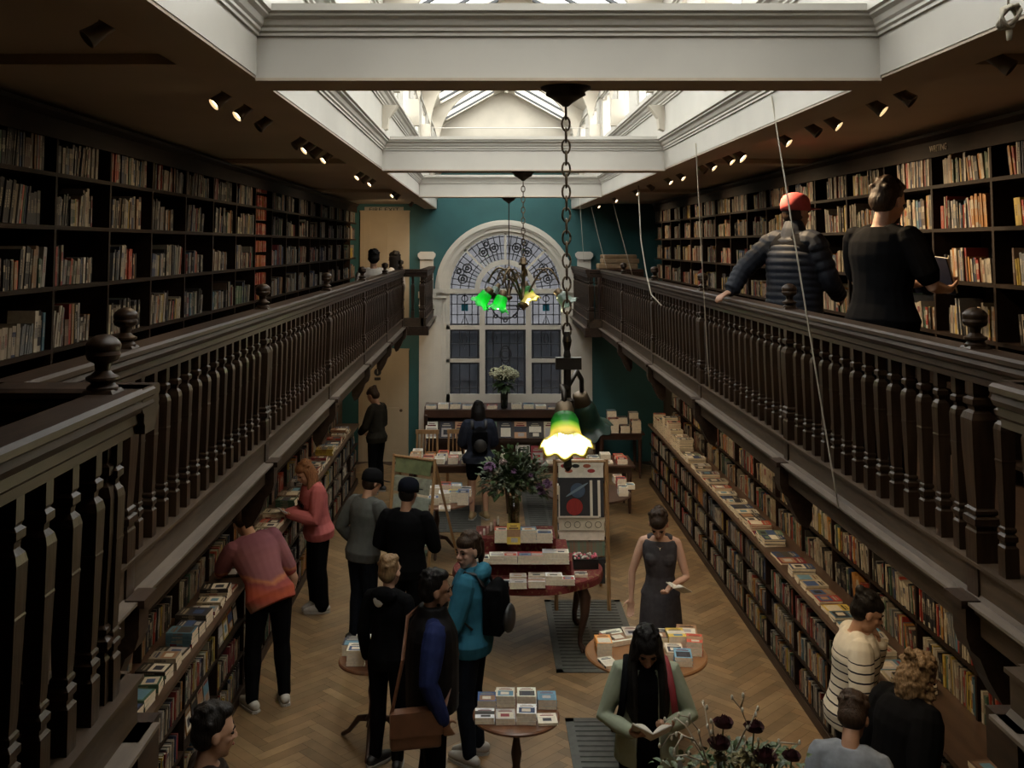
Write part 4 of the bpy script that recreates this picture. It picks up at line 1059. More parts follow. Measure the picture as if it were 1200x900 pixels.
o = m.build('paisley_cloth', PAIS); o.location = (cx_, cy_, 0); tag(o, 'red paisley cloth covering the oval table and its stepped risers', 'tablecloth')
k = 0
for (px, py, z, n, ci, w_, l_) in [(591, 685, .745, 1, 3, .13, .12), (607, 688, .745, 2, 22, .17, .12), (607, 681, .745, 2, 4, .17, .12), (629, 687, .745, 2, 22, .17, .12), (629, 680, .745, 2, 4, .17, .12), (649, 684, .745, 3, 3, .17, .12), (666, 684, .745, 2, 3, .13, .12), (681, 675, .745, 1, 3, .13, .10)]:
    k += 1; pile_at(px, py, z, n, '%s bundle of cards along the front of the paisley cloth' % ORD[k-1], -PI/2, w_, l_, .03, ci, 'cards on the paisley table', .03)
k = 0
for (px, n, ci) in [(565, 2, 3), (582, 3, 3), (598, 3, 22), (615, 3, 12), (630, 3, 11), (644, 4, 23), (658, 4, 3)]:
    k += 1; pile_at(px, 659, .887, n, '%s bundle of cards along the middle step of the cloth' % ORD[k-1], -PI/2, .15, .14, .028, ci, 'cards on the paisley table', .08)
k = 0
for (px, n, ci) in [(589, 4, 11), (619, 4, 15), (638, 3, 3)]:
    k += 1; pile_at(px, 634, 1.032, n, '%s bundle of cards on the highest step of the cloth' % ORD[k-1], -PI/2, .17, .15, .032, ci, 'cards on the paisley table', .03)
M_ = Matrix.Translation(tuple(onz(602, 638, 1.032))) @ Matrix.Rotation(-PI/2, 4, 'Z') @ Matrix.Rotation(-.2, 4, 'Y')
b_ = add_book(M_, .012, .14, .21, 18, ('x', 1, 0), 'cards on the paisley table', True, True); b_['text'] = 'yellow picture card standing in front of the tall flower vase'
# brown wedge display box with little bottles
p = onz(572, 640, .9); wb = thing('wedge_display_box', 'brown wedge-shaped display box with a slanting row of small cards', 'display box', (p.x, p.y, .887))
m = MB(); m.prism([(-.16, 0), (.12, 0), (.12, .26), (-.16, .02)], 'y', -.05, .12); m.build('box', mat('brown_card', (.16, .09, .05), .7), wb)
for i in range(7):
    m = MB(); a = -.13+i*.038; m.box(a, a+.022, -.05, .05, .055+i*.033, .12+i*.033); m.build('card', mat('card_pinkish' if i % 2 else 'card_white', (.45, .25, .22) if i % 2 else (.55, .5, .42), .6), wb)
# little basket of cards at the right end, metal spinner
p = onz(686, 664, .745); bk = thing('card_basket', 'black wire basket of pink and white cards at the end of the paisley cloth', 'basket', (p.x, p.y, .745))
MB().box(-.13, .13, -.09, .09, 0, .10).build('basket', mat('black_plastic', (.012, .012, .012), .4), bk)
rr = random.Random(5); m = MB(); m2 = MB()
for i in range(40): (m if i % 2 else m2).ell((rr.uniform(-.12, .12), rr.uniform(-.08, .08), .105+rr.random()*.02), (.014, .012, .012), 6)
m.build('sweets', mat('pink_card', (.6, .12, .18), .5), bk); m2.build('wrappers', mat('white_card', (.6, .58, .5), .5), bk)
# ---------------- wrapping paper stands
PAPERS = [('cream_dotted_paper', (.72, .66, .54)), ('planet_paper', (.025, .024, .026)), ('beige_bicycle_paper', (.58, .50, .37)), ('red_edged_paper', (.66, .56, .45)), ('striped_green_paper', (.12, .15, .10)), ('black_paper', (.01, .01, .012))]
def stand(name, label, base, rz, W, H, papers, depth=.75):
    r = thing(name, label, 'stand', (base[0], base[1], 0), rz); hw = W/2
    lean = .16
    for sx in (-1, 1):
        MB().tube([(sx*hw, -.0, 0), (sx*hw, lean, H)], .022, 4).build('front_leg', LTW, r); MB().tube([(sx*hw*1.0, depth, 0), (sx*hw*.95, lean+.02, H-.03)], .020, 4).build('back_leg', LTW, r)
    MB().tube([(-hw, lean, H-.02), (hw, lean, H-.02)], .016, 6).build('cross_bar', LTW, r); MB().tube([(-hw, depth-.05, .1), (hw, depth-.05, .1)], .014, 6).build('cross_bar', LTW, r)
    for (z0, z1, mt, deco) in papers:
        y = lean*z1/H; rr_ = .035
        m = MB(); m.tube([(-hw+.03, y+.03, z1-.02), (hw-.03, y+.03, z1-.02)], rr_, 14)
        m.prism([(y-.010, z1-.02), (y-.006, z1-.02), (lean*z0/H-.014, z0), (lean*z0/H-.018, z0)], 'x', -hw+.04, hw-.04)
        po = m.build('paper_roll', mt, r)
        if deco: deco(po, hw, y, z0, z1, lean, H)
        MB().tube([(-hw, y+.03, z1-.02), (hw, y+.03, z1-.02)], .010, 6).build('dowel', LTW, r)
    return r
def disc(po, x, z, rx, rz_, y, mt, tilt=0, name='printed_disc', tk=.002):
    n = 24; m = MB(); pts = []
    for k in range(n):
        a = 2*PI*k/n; u, v = rx*math.cos(a), rz_*math.sin(a); pts.append((x+u*math.cos(tilt)-v*math.sin(tilt), z+u*math.sin(tilt)+v*math.cos(tilt)))
    m.prism(pts, 'y', y-tk, y); m.build(name, mt, po)
INK = {'red': mat('ink_red', (.36, .035, .03), .6, .3, 30, stretch=(6, 1, .3)), 'blue': mat('ink_blue', (.07, .11, .17), .6, .2, 12), 'ltblue': mat('ink_pale_blue', (.20, .27, .32), .6), 'black': mat('ink_black', (.02, .02, .02), .6), 'pale': mat('ink_pale', (.70, .64, .52), .6), 'orange': mat('ink_orange', (.35, .10, .05), .6)}
def deco_dots(po, hw, y, z0, z1, lean, H):
    zz = z1-.05; rows = 0
    while zz > z0+.03:
        for i in range(4):
            x = -hw+.11+i*.13+(.05 if rows % 2 else 0)
            if x < hw-.08: disc(po, x, zz, .045, .022, lean*zz/H-.016, INK[['red', 'black', 'orange', 'pale'][(i+rows*2) % 4]])
        zz -= .055; rows += 1
def deco_planet(po, hw, y, z0, z1, lean, H):
    Y = lambda z: lean*z/H-.016
    disc(po, -.04, z0+.30, .085, .085, Y(z0+.25)-.008, INK['blue']); disc(po, -.05, z0+.31, .15, .014, Y(z0+.25)-.014, INK['ltblue'], .55)
    disc(po, -.08, z0+.12, .095, .095, Y(z0+.05)-.008, INK['red'])
    m = MB()
    for xx in (hw-.20, hw-.11): m.prism([(Y(z1)-.004, z1-.01), (Y(z1)-.001, z1-.01), (Y(z0)-.008, z0+.01), (Y(z0)-.011, z0+.01)], 'x', xx, xx+.03)
    m.prism([(Y(z0)-.008, z0+.0), (Y(z0)-.014, z0+.0), (Y(z0)-.014, z0+.018), (Y(z0)-.008, z0+.018)], 'x', -hw+.04, hw-.1)
    m.box(-hw+.035, -hw+.05, Y(z0)-.012, Y(z0)-.008+.0, z0, z1-.06)
    m.build('pale_stripe', INK['pale'], po)
def deco_bikes(po, hw, y, z0, z1, lean, H):
    m = MB(); z = (z0+z1)/2; yy = lean*z/H-.020
    for x in (-.16, -.05, .08, .19): m.tube([(x+.035*math.cos(2*PI*k/14), yy, z+.035*math.sin(2*PI*k/14)) for k in range(15)], .003, 4)
    m.build('printed_wheel', INK['black'], po)
P_ = {n: mat(n, c, .7, .15, 20) for n, c in PAPERS}
STR = mat('striped_roll', (.20, .10, .06), .6, 0, 5, col2=(.10, .16, .11), stretch=(6, .2, .2))
bs = onz(683, 716, 0)
stand('wrapping_paper_stand', 'wooden A-frame stand of wrapping paper showing a ringed planet and a red planet', (bs.x, bs.y), 0, .60, 1.66,
      [(1.46, 1.64, P_['cream_dotted_paper'], deco_dots), (1.02, 1.44, P_['planet_paper'], deco_planet), (.88, 1.0, P_['beige_bicycle_paper'], deco_bikes), (.77, .85, P_['red_edged_paper'], None), (.60, .73, STR, None), (.30, .56, P_['black_paper'], None)], .85)
bs = ony(478, 700, 12.3)
stand('wrapping_paper_stand', 'wooden A-frame stand of pale wrapping paper rolls beside the two men in caps', (-.95, 12.15), -.55, .60, 1.62,
      [(1.42, 1.58, mat('pale_green_paper', (.22, .26, .13), .7, .3, 12), None), (1.2, 1.36, mat('map_paper', (.36, .38, .30), .7, .3, 20), None), (1.0, 1.14, mat('mint_paper', (.33, .38, .33), .7, .2, 15), None), (.8, .94, P_['cream_dotted_paper'], None), (.62, .75, MATS['map_paper'], None), (.4, .56, STR, None)], .8)

# ================================================================== flowers
def leaf(m, p, d, L, w_, mi=0, n=4, up=Vector((0, 0, 1)), bend=.3):
    d = d.normalized(); s_ = d.cross(up)
    if s_.length < .05: s_ = Vector((1, 0, 0))
    s_.normalize(); vs = []
    for k in range(n+1):
        u = k/n; c = p + d*L*u + up*(bend*L*(u-u*u*1.4)); ww = w_*math.sin(PI*min(.98, u*.92+.06))
        vs += [tuple(c-s_*ww+up*ww*.25), tuple(c), tuple(c+s_*ww+up*ww*.25)]
    fs = []
    for k in range(n):
        for q in (0, 1): a = k*3+q; fs.append((a, a+1, a+4, a+3))
    m.add(vs, fs, mi)
GREENS = [mat('leaf_green', (.040, .085, .022), .5, .5, 12), mat('leaf_pale', (.075, .10, .042), .55, .3, 10), mat('leaf_grey', (.13, .155, .11), .55, .3, 10)]
def rnddir(r, up=.3):
    a = r.uniform(0, 2*PI); z = r.uniform(-.2, 1)*(1-up)+up; q = math.sqrt(max(.05, 1-min(1, z*z))); return Vector((q*math.cos(a), q*math.sin(a), z))
def vase_mesh(H, R, mt, parent):
    m = MB(); m.lathe([(0, R*.8), (.01, R*.9), (H*.5, R), (H, R*1.05), (H, R*.95), (H*.5, R*.9), (.02, R*.8)], 24); return m.build('vase', mt, parent, True)
# white hydrangeas before the window
c = Vector((.33, 18.86, 1.14)); r = thing('hydrangea_vase', 'dark glass vase of cream hydrangeas on the display under the window', 'flower vase', c)
vase_mesh(.42, .07, mat('dark_glass', (.012, .018, .014), .1), r)
rr = random.Random(4); m = MB()
for i in range(7):
    a = i*2*PI/6; cc = Vector((.17*math.cos(a), .12*math.sin(a), .60+.04*(i % 2))) if i < 6 else Vector((0, 0, .68))
    for k in range(90):
        d = rnddir(rr, 0) if rr.random() < .8 else Vector((rr.uniform(-1, 1), rr.uniform(-1, 1), -.3)).normalized()
        m.ell(cc+d*.10, (.017, .017, .012), 6)
m.build('blossom', mat('hydrangea_cream', (.55, .56, .38), .7, .25, 30), r)
m = MB()
for k in range(60): d = rnddir(rr, -.3); leaf(m, Vector((0, 0, .45))+d*.08, d+Vector((0, 0, -.2)), .17, .045)
m.build('leaves', GREENS[0], r)
# big green bouquet with purple blooms
c = Vector((.30, 11.28, 1.03)); r = thing('tall_flower_vase', 'tall glass vase with a wild green bouquet and purple blooms behind the paisley table', 'flower vase', c)
vase_mesh(.36, .065, glass_mat('vase_glass', (.75, .8, .7), .15), r)
rr = random.Random(9)
m = MB()
for k in range(22): a = rr.uniform(0, 2*PI); q = rr.uniform(0, .045); m.tube([(q*math.cos(a), q*math.sin(a), .02), (q*.5*math.cos(a+1), q*.5*math.sin(a+1), .36), (q*3*math.cos(a), q*3*math.sin(a), .62)], .004, 4)
m.build('stems', mat('stem_green', (.10, .12, .03), .6), r)
for gi in range(3):
    m = MB()
    for k in range([420, 260, 130][gi]):
        d = rnddir(rr, -.15); rad = rr.uniform(.08, .34); p = Vector((0, 0, .52))+Vector((d.x*rad*1.15, d.y*rad*.8, d.z*rad))
        leaf(m, p, d+Vector((rr.uniform(-.4, .4), rr.uniform(-.4, .4), rr.uniform(-.3, .4))), rr.uniform(.05, .10), rr.uniform(.016, .036))
    for k in range(12):
        d = rnddir(rr, .1); m.tube([(0, 0, .4), tuple(Vector((0, 0, .5))+d*.2), tuple(Vector((0, 0, .5))+d*.42)], .003, 4)
        for q in range(8): leaf(m, Vector((0, 0, .5))+d*(.2+.028*q), d+Vector((rr.uniform(-1, 1), rr.uniform(-1, 1), rr.uniform(-.5, .8))), .06, .012)
    m.build('foliage', GREENS[gi], r)
def bloom(name, mt, cc, R, parent, n=46, rr=rr):
    m = MB()
    for k in range(n):
        d = rnddir(rr, 0); leaf(m, cc+d*R*.25, d, R*.8, R*.28, bend=.5)
    m.ell(cc, (R*.55,)*3, 8); return m.build(name, mt, parent)
PUR = mat('purple_petal', (.24, .12, .26), .6, .3, 14); WHP = mat('white_petal', (.50, .48, .38), .6, .2, 14); PKP = mat('pinkish_petal', (.45, .36, .34), .6)
for (x, z, R, mt) in ((-.26, .70, .075, PUR), (.36, .52, .07, PUR), (.30, .44, .05, PUR), (.27, .50, .05, PUR), (-.22, .42, .07, WHP), (-.12, .76, .05, PKP), (-.16, .66, .045, WHP), (.0, .66, .04, PUR), (.05, .55, .03, WHP), (.18, .62, .03, PUR)):
    bloom('bloom', mt, Vector((x, -.14, z)), R, r)
m = MB(); m.ell((-.13, -.1, .78), (.025, .025, .07), 8); m.build('bud', WHP, r)
# arrangement of dark roses and catkin branches at the bottom of the picture
c = onz(862, 1010, .76); c = Vector((1.22, 5.0, .76))
tb = round_table('pedestal_table', 'small round table carrying the dark rose arrangement', Vector((c.x, c.y, 0)), .35, .76)
r = thing('rose_arrangement', 'arrangement of dark red roses, pale leaves and bare catkin branches', 'flower vase', c)
vase_mesh(.42, .10, mat('grey_ceramic', (.12, .12, .11), .4), r)
rr = random.Random(21); ROSE = mat('dark_rose', (.055, .010, .014), .6, .5, 22); 
def gp(px, py, y): q = ony(px, py, y); return q-c
m = MB()
for k in range(30): a = rr.uniform(0, 6.28); m.tube([(0, 0, .1), (.05*math.cos(a), .05*math.sin(a), .42), (.25*math.cos(a)*rr.random(), .2*math.sin(a)*rr.random(), .9)], .004, 4)
m.build('stems', MATS['stem_green'], r)
for gi in range(3):
    m = MB()
    for k in range([170, 150, 60][gi]):
        px = rr.gauss(866, 40); py = 868+abs(rr.gauss(0, 34))+abs(px-866)*.20; p = gp(px, py, 5.08+rr.uniform(-.12, .22))
        d = Vector((rr.uniform(-1, 1), rr.uniform(-1, .4), rr.uniform(-.3, .9))); leaf(m, p, d, rr.uniform(.04, .075), rr.uniform(.010, .021))
    m.build('foliage', GREENS[gi], r)
for (px, py, R) in ((848, 846, .05), (843, 870, .055), (884, 851, .05), (897, 885, .058), (928, 885, .045)):
    cc = gp(px, py, 4.86+.04*rr.random()); m = MB(); m.tube([tuple(cc), tuple(cc+Vector((0, .05, -.15))), (0, 0, .45)], .004, 5); m.build('stem', MATS['stem_green'], r)
    m = MB(); n = 30
    for ring in range(5):
        rb, rt, ht = R*(.12+.10*ring), R*(.22+.17*ring), R*(1.05-.12*ring); ph = ring*1.3
        prof = [(0, rb*.5), (.35, rb+(rt-rb)*.75), (.75, rt*.98), (1, rt*(1.10 if ring > 2 else .92))]
        R_ = [[tuple(cc+Vector((q*(1+.07*math.sin(3*a_+ph)*u)*math.cos(a_), q*(1+.07*math.sin(3*a_+ph)*u)*math.sin(a_), -R*.5+ht*u*(1-.12*math.cos(5*a_+ph)*u)))) for a_ in [2*PI*k/n for k in range(n)]] for u, q in prof]
        m.rings(R_, caps=False)
        if ring == 4: m.add([R_[0][k] for k in range(n)], [tuple(range(n))])
    m.build('rose', ROSE, r, True)
for (px, py) in ((842, 886), (862, 893), (884, 895), (873, 888)):
    bloom('orchid', mat('brown_green_petal', (.20, .17, .07), .6, .4, 16), gp(px, py, 4.9), .045, r, 16, rr)
m = MB(); m2 = MB()
BR = [[(830, 900), (822, 872), (818, 855), (806, 840), (795, 838), (780, 845)], [(825, 890), (812, 868), (795, 858), (785, 862), (775, 875)], [(862, 880), (876, 850), (868, 830), (858, 818)], [(878, 852), (884, 838), (888, 828)], [(868, 830), (872, 815)], [(835, 875), (829, 850), (826, 830), (822, 822)],
      [(830, 895), (805, 885), (790, 886)], [(822, 880), (803, 850), (792, 842)], [(840, 880), (836, 860), (835, 845)], [(905, 885), (915, 870), (935, 872)], [(815, 868), (800, 862), (789, 880)], [(872, 880), (874, 865)], [(888, 880), (889, 868)]]
for bi, b in enumerate(BR):
    pts = [gp(x, y, 4.86+.03*i*(1 if bi % 2 else -1)) for i, (x, y) in enumerate(b)]; m.tube(pts, [.0042-.0005*i for i in range(len(pts))], 5)
    for p in pts[1:]: m2.ell(p+Vector((rr.uniform(-.01, .01), 0, rr.uniform(-.01, .01))), (.007, .007, .013), 6)
m.build('branches', mat('pale_twig', (.32, .27, .21), .7), r, True); tag(m2.build('catkins', mat('catkin', (.48, .45, .38), .8), r, True), kind='stuff')
# ================================================================== people
def skin(name, c): return mat(name, c, .5, .12, 6, spec=.35)
SK_L = skin('skin_light', (.52, .31, .22)); SK_M = skin('skin_medium', (.32, .175, .11)); SK_D = skin('skin_brown', (.23, .12, .072)); SK_T = skin('skin_tan', (.42, .24, .16))
def cloth(name, c, var=.3, scale=14, **k): return mat(name, c, .85, var, scale, .25, spec=.06, **k)
BLACKC = cloth('black_cloth', (.004, .004, .0048)); DENIM = cloth('dark_denim', (.010, .013, .020)); 
EYEW = mat('eye_dark', (.015, .01, .008), .2); LIP = mat('lip', (.28, .08, .07), .5)
HAIRM = {}
def hair_m(name, c): return mat(name, c, .5, .55, 40, .5, stretch=(3, 3, .35), spec=.15)
HB = hair_m('black_hair', (.010, .008, .007)); HDB = hair_m('dark_brown_hair', (.035, .020, .012)); HBR = hair_m('brown_hair', (.045, .026, .015)); HBL = hair_m('fair_hair', (.26, .16, .08)); HAU = hair_m('auburn_fair_hair', (.27, .13, .065))
DG = bpy.context.evaluated_depsgraph_get
def fuse(m, name, mats, parent, vox=.009, sm=3, tex=None):
    "join the overlapping volumes of a builder into one continuous surface"
    me = m.mesh('tmp', mats); o = bpy.data.objects.new('tmp', me); C.objects.link(o)
    r = o.modifiers.new('r', 'REMESH'); r.mode = 'VOXEL'; r.voxel_size = vox; r.use_smooth_shade = True
    if sm: s_ = o.modifiers.new('s', 'SMOOTH'); s_.iterations = sm; s_.factor = .5
    dg = bpy.context.evaluated_depsgraph_get(); dg.update()
    nm = bpy.data.meshes.new_from_object(o.evaluated_get(dg)); bpy.data.objects.remove(o)
    nm.name = name; nm.materials.clear()
    for q in (mats if isinstance(mats, (list, tuple)) else [mats]): nm.materials.append(q)
    nm.polygons.foreach_set('use_smooth', [True]*len(nm.polygons))
    ob = bpy.data.objects.new(name, nm); C.objects.link(ob); ob.parent = parent
    return ob
def V(*a): return Vector(a)
def limb(m, pts, rad, n=12): m.tube(pts, rad, n, round_ends=True)
def mid(a, b, t): return a.lerp(b, t)
def hand(m, wrist, d, pn, side, curl=.5, thumb=True):
    """palm + five fingers; d = pointing direction, pn = palm normal (towards which fingers curl); side +1 right, -1 left"""
    d = d.normalized(); pn = (pn-d*pn.dot(d)); pn = pn.normalized() if pn.length > .01 else d.orthogonal().normalized(); ac = d.cross(pn)*side   # across, towards the thumb
    R = Matrix((ac, d, pn)).transposed()
    m.ell(wrist+d*.045, (.038, .052, .015), 12, R=R)
    limb(m, [wrist-d*.02, wrist+d*.03], [.023, .024], 10)
    for k, (off, L) in enumerate(((.029, .072), (.010, .080), (-.010, .074), (-.028, .058))):
        p = wrist+d*.085+ac*off; pts = [p]; a = .15+curl*.4; dd = d
        for j, f_ in enumerate((.45, .32, .23)):
            ang = curl*(.55+.5*j)+.1*k*curl
            dd = (d*math.cos(ang*1.1*(j+1)*.55)+pn*math.sin(ang*1.1*(j+1)*.55)).normalized(); p = p+dd*L*f_; pts.append(p)
        limb(m, pts, [.0095, .009, .0082, .0072], 8)
    p = wrist+d*.02+ac*.032; t1 = p+(d*.6+ac*.7+pn*.35).normalized()*.038; t2 = t1+(d*.85+ac*.2+pn*.5*(.5+curl)).normalized()*.030
    limb(m, [wrist+d*.015+ac*.01, p, t1, t2], [.014, .013, .0105, .0085], 8)
def person(label, x, y, z0, face, height=1.72, skinm=SK_L, vox=.009, lean=0, side_lean=0, head_yaw=0, head_pitch=0, head_tilt=0, arms=None, legs=None, female=False,
           top=None, bottom=None, shoes=None, hair=None, cap=None, extras=(), bulk=1.0, sit=False, build_legs=True, front=False):
    k = height/1.75
    root = thing('person', label, 'person', (x, y, z0), face)
    root.scale = (k, k, k)
    pel = V(0, 0, .94 if not sit else .52)
    TL = Matrix.Translation(pel) @ Matrix.Rotation(math.radians(-lean), 4, 'X') @ Matrix.Rotation(math.radians(side_lean), 4, 'Y') @ Matrix.Translation(-pel)
    if sit: TL = Matrix.Translation((0, 0, -.42)) @ Matrix.Translation(V(0, 0, .94)) @ Matrix.Rotation(math.radians(-lean), 4, 'X') @ Matrix.Translation(V(0, 0, -.94))
    T = lambda *a: TL @ V(*a)
    sw = (.158 if female else .180)*(.5+.5*bulk); hw = .095
    HM = TL @ Matrix.Translation((0, .015, 1.50)) @ Matrix.Rotation(math.radians(head_yaw), 4, 'Z') @ Matrix.Rotation(math.radians(-head_pitch), 4, 'X') @ Matrix.Rotation(math.radians(head_tilt), 4, 'Y') @ Matrix.Translation((0, .01, .130)) @ Matrix.Scale(1.09, 4)
    H = lambda *a: HM @ V(*a)
    HR = HM.to_3x3()
    arms = arms or {}
    A = {}
    for s_, nm in ((-1, 'L'), (1, 'R')):
        sh = T(s_*sw, 0, 1.405); dfe = (s_*(sw+.055), -.03, 1.12); dfw = (s_*(sw+.065), .05, .87)
        spec = arms.get(nm)
        if spec is None: el, wr, hd, pn, cu = T(*dfe), T(*dfw), None, V(-s_, .2, 0), .45
        else: el, wr = V(*spec[0]), V(*spec[1]); hd = V(*spec[2]) if len(spec) > 2 and spec[2] else None; pn = V(*spec[3]) if len(spec) > 3 and spec[3] else V(-s_, .3, 0); cu = spec[4] if len(spec) > 4 else .6
        A[s_] = (sh, el, wr, hd or (wr-el).normalized(), pn, cu)
    Lg = {}
    for s_, nm in ((-1, 'L'), (1, 'R')):
        kn, an = ((s_*(hw+.005), .02, .50), (s_*(hw+.01), -.02, .085)) if not legs or nm not in legs else legs[nm][:2]
        if sit: kn, an = (s_*.11, .42, .50), (s_*.11, .42, .085)
        tip = (legs or {}).get(nm, (0, 0))[2:] or ((s_*.03, .19),)
        Lg[s_] = (V(s_*hw, 0, pel.z-.02), V(*kn), V(*an), V(tip[0][0], tip[0][1], 0))
    wf = .88 if female else 1.0
    def torso(m, inf=0.0, zlo=.86, zhi=1.47, hem=0.0, chest=True, nosl=False):
        prof = [(.84, .145*(1.04 if female else 1), .105), (.93, .165*(1.05 if female else .98), .118), (1.02, .150*wf, .105), (1.10, .136*wf, .096), (1.20, .146*(wf+.04), .104), (1.30, .163*(wf+.06), .112), (1.38, .172*(wf+.02), .100), (1.43, .150*wf, .080), (1.47, .075, .062)]
        rings = []; n = 20
        for z, a, b in prof:
            if z < zlo-.03 or z > zhi+.001: continue
            a = (a*bulk+inf); b = b*bulk+inf
            if z <= 1.0 and hem: a += hem; b += hem
            rings.append([tuple(T(a*math.cos(2*PI*j/n), b*math.sin(2*PI*j/n)+(.012 if z > 1.15 else 0), z)) for j in range(n)])
        m.rings(rings)
        if female and chest:
            for s_ in (-1, 1): m.ell(T(s_*.068, .078, 1.27), (.062+inf, .055+inf, .062+inf), 12)
        for s_ in (-1, 1): limb(m, [T(s_*.07, .0, 1.425), T(s_*sw*(.60 if nosl else .94), .0, 1.400)], [.050+inf, .046+inf*.8])
    def arm(m, s_, inf=0.0, to=1.0):
        sh, el, wr = A[s_][:3]
        P = [(sh, .043*bulk), (mid(sh, el, .35), .048*bulk), (mid(sh, el, .75), .041*bulk), (el, .037), (mid(el, wr, .3), .037), (mid(el, wr, .7), .029), (wr, .023)]
        q = max(2, int(round(to*7)))
        limb(m, [p for p, r in P[:q]], [r*(.92 if female else 1)+inf for p, r in P[:q]])
    def leg(m, s_, inf=0.0, lo=0.0, flare=0.0):
        hp, kn, an, tip = Lg[s_]
        P = [(hp, .085), (mid(hp, kn, .25), .082), (mid(hp, kn, .65), .066), (kn, .054), (mid(kn, an, .3), .055), (mid(kn, an, .7), .040), (an, .034)]
        if lo: P = P[:lo]
        limb(m, [p for p, r in P], [r*bulk**.5+inf+flare*i/6 for i, (p, r) in enumerate(P)])
    # ---- body
    m = MB(); torso(m)
    for s_ in (-1, 1):
        arm(m, s_); sh, el, wr, hd, pn, cu = A[s_]; hand(m, wr, hd, pn, s_, cu)
        if build_legs:
            leg(m, s_); hp, kn, an, tip = Lg[s_]; hv = (tip-V(an.x, an.y, 0)).normalized()
            fo = V(an.x, an.y, 0); m.tube([tuple(fo-hv*.045+V(0, 0, .04)), tuple(fo+hv*.05+V(0, 0, .045)), tuple(fo+hv*.14+V(0, 0, .028)), tuple(fo+hv*.18+V(0, 0, .022))], [.035, .040, .032, .018], 10, round_ends=True)
    limb(m, [T(0, -.01, 1.42), T(0, .0, 1.50), H(0, -.02, -.06)], [.064, .052 if not female else .046, .052 if not female else .046])
    m.ell(H(0, -.008, .022), (.074, .092, .098), 18, R=HR); m.ell(H(0, .022, -.045), (.056, .066, .078), 16, R=HR); m.ell(H(0, .055, -.098), (.026, .026, .022), 10, R=HR)
    m.ell(H(0, .060, .018), (.058, .030, .022), 12, R=HR)
    m.tube([tuple(H(0, .083, .020)), tuple(H(0, .098, -.010)), tuple(H(0, .104, -.026))], [.007, .010, .0135], 8, round_ends=True)
    for s_ in (-1, 1):
        m.ell(H(s_*.012, .094, -.030), (.010, .010, .008), 8, R=HR)
        m.ell(H(s_*.076, -.004, -.008), (.010, .020, .032), 10, R=HR); m.ell(H(s_*.036, .058, -.026), (.021, .020, .020), 10, R=HR)
    m.ell(H(0, .083, -.058), (.024, .014, .011), 10, R=HR)
    body = fuse(m, 'body', skinm, root, vox, 2)
    for s_ in (-1, 1):
        e = MB(); e.ell(H(s_*.031, .0765, .002), (.0135, .010, .0075), 10, R=HR); e.build('eye', EYEW, root, True)
        b_ = MB(); b_.tube([tuple(H(s_*.014, .089, .022)), tuple(H(s_*.032, .087, .029)), tuple(H(s_*.050, .076, .022))], [.0035, .0045, .003], 6); b_.build('eyebrow', hair[1] if hair else HDB, root, True)
    e = MB(); e.ell(H(0, .092, -.058), (.021, .008, .007), 10, R=HR); e.build('lips', LIP, root, True)
    # ---- clothes
    if top:
        m = MB(); kind, mt = top['kind'], top['mat']; inf = top.get('inf', .014); hem = top.get('hem', .0); zlo = top.get('zlo', .86)
        torso(m, inf, zlo, top.get('zhi', 1.47), hem, True, top.get('sleeve', 1.0) == 0)
        sl = top.get('sleeve', 1.0)
        if sl > 0:
            for s_ in (-1, 1): arm(m, s_, inf*.9+top.get('sloose', 0), sl)
        if top.get('collar'): limb(m, [T(0, -.0, 1.44), T(0, .0, 1.485)], [.078, .066])
        if top.get('hood'): m.ell(T(0, -.09, 1.46), (.13, .07, .075), 14, R=TL.to_3x3()); m.ell(T(0, -.02, 1.47), (.105, .09, .04), 14, R=TL.to_3x3())
        if top.get('skirt'):
            L = top['skirt']; rr_ = [tuple(V(0, 0, 0))]; n = 24; R_ = []
            for z, a, b in ((1.0, .150, .112), (.92, .178, .135), (.80, .190, .15), (.80-L*.5, .205, .16), (.80-L, .215, .17)): R_.append([(a*math.cos(2*PI*j/n), b*math.sin(2*PI*j/n), z) for j in range(n)])
            m.rings(R_)
        fuse(m, kind, mt, root, max(vox*.85, .007), 3)
    if bottom and build_legs:
        m = MB(); inf = bottom.get('inf', .014)
        if bottom['kind'] == 'shorts' or bottom.get('lo'):
            for s_ in (-1, 1): leg(m, s_, .02, bottom.get('lo', 3))
        elif bottom['kind'] != 'none':
            for s_ in (-1, 1): leg(m, s_, inf, 0, bottom.get('flare', .006))
        n = 18; rg = [[tuple(V(a*math.cos(2*PI*j/n), b*math.sin(2*PI*j/n), pel.z+dz)) for j in range(n)] for dz, a, b in ((-.12, .150, .115), (-.02, .180, .130), (.10, .165, .118))]
        m.rings(rg); fuse(m, bottom['kind'], bottom['mat'], root, max(vox*.85, .008), 3)
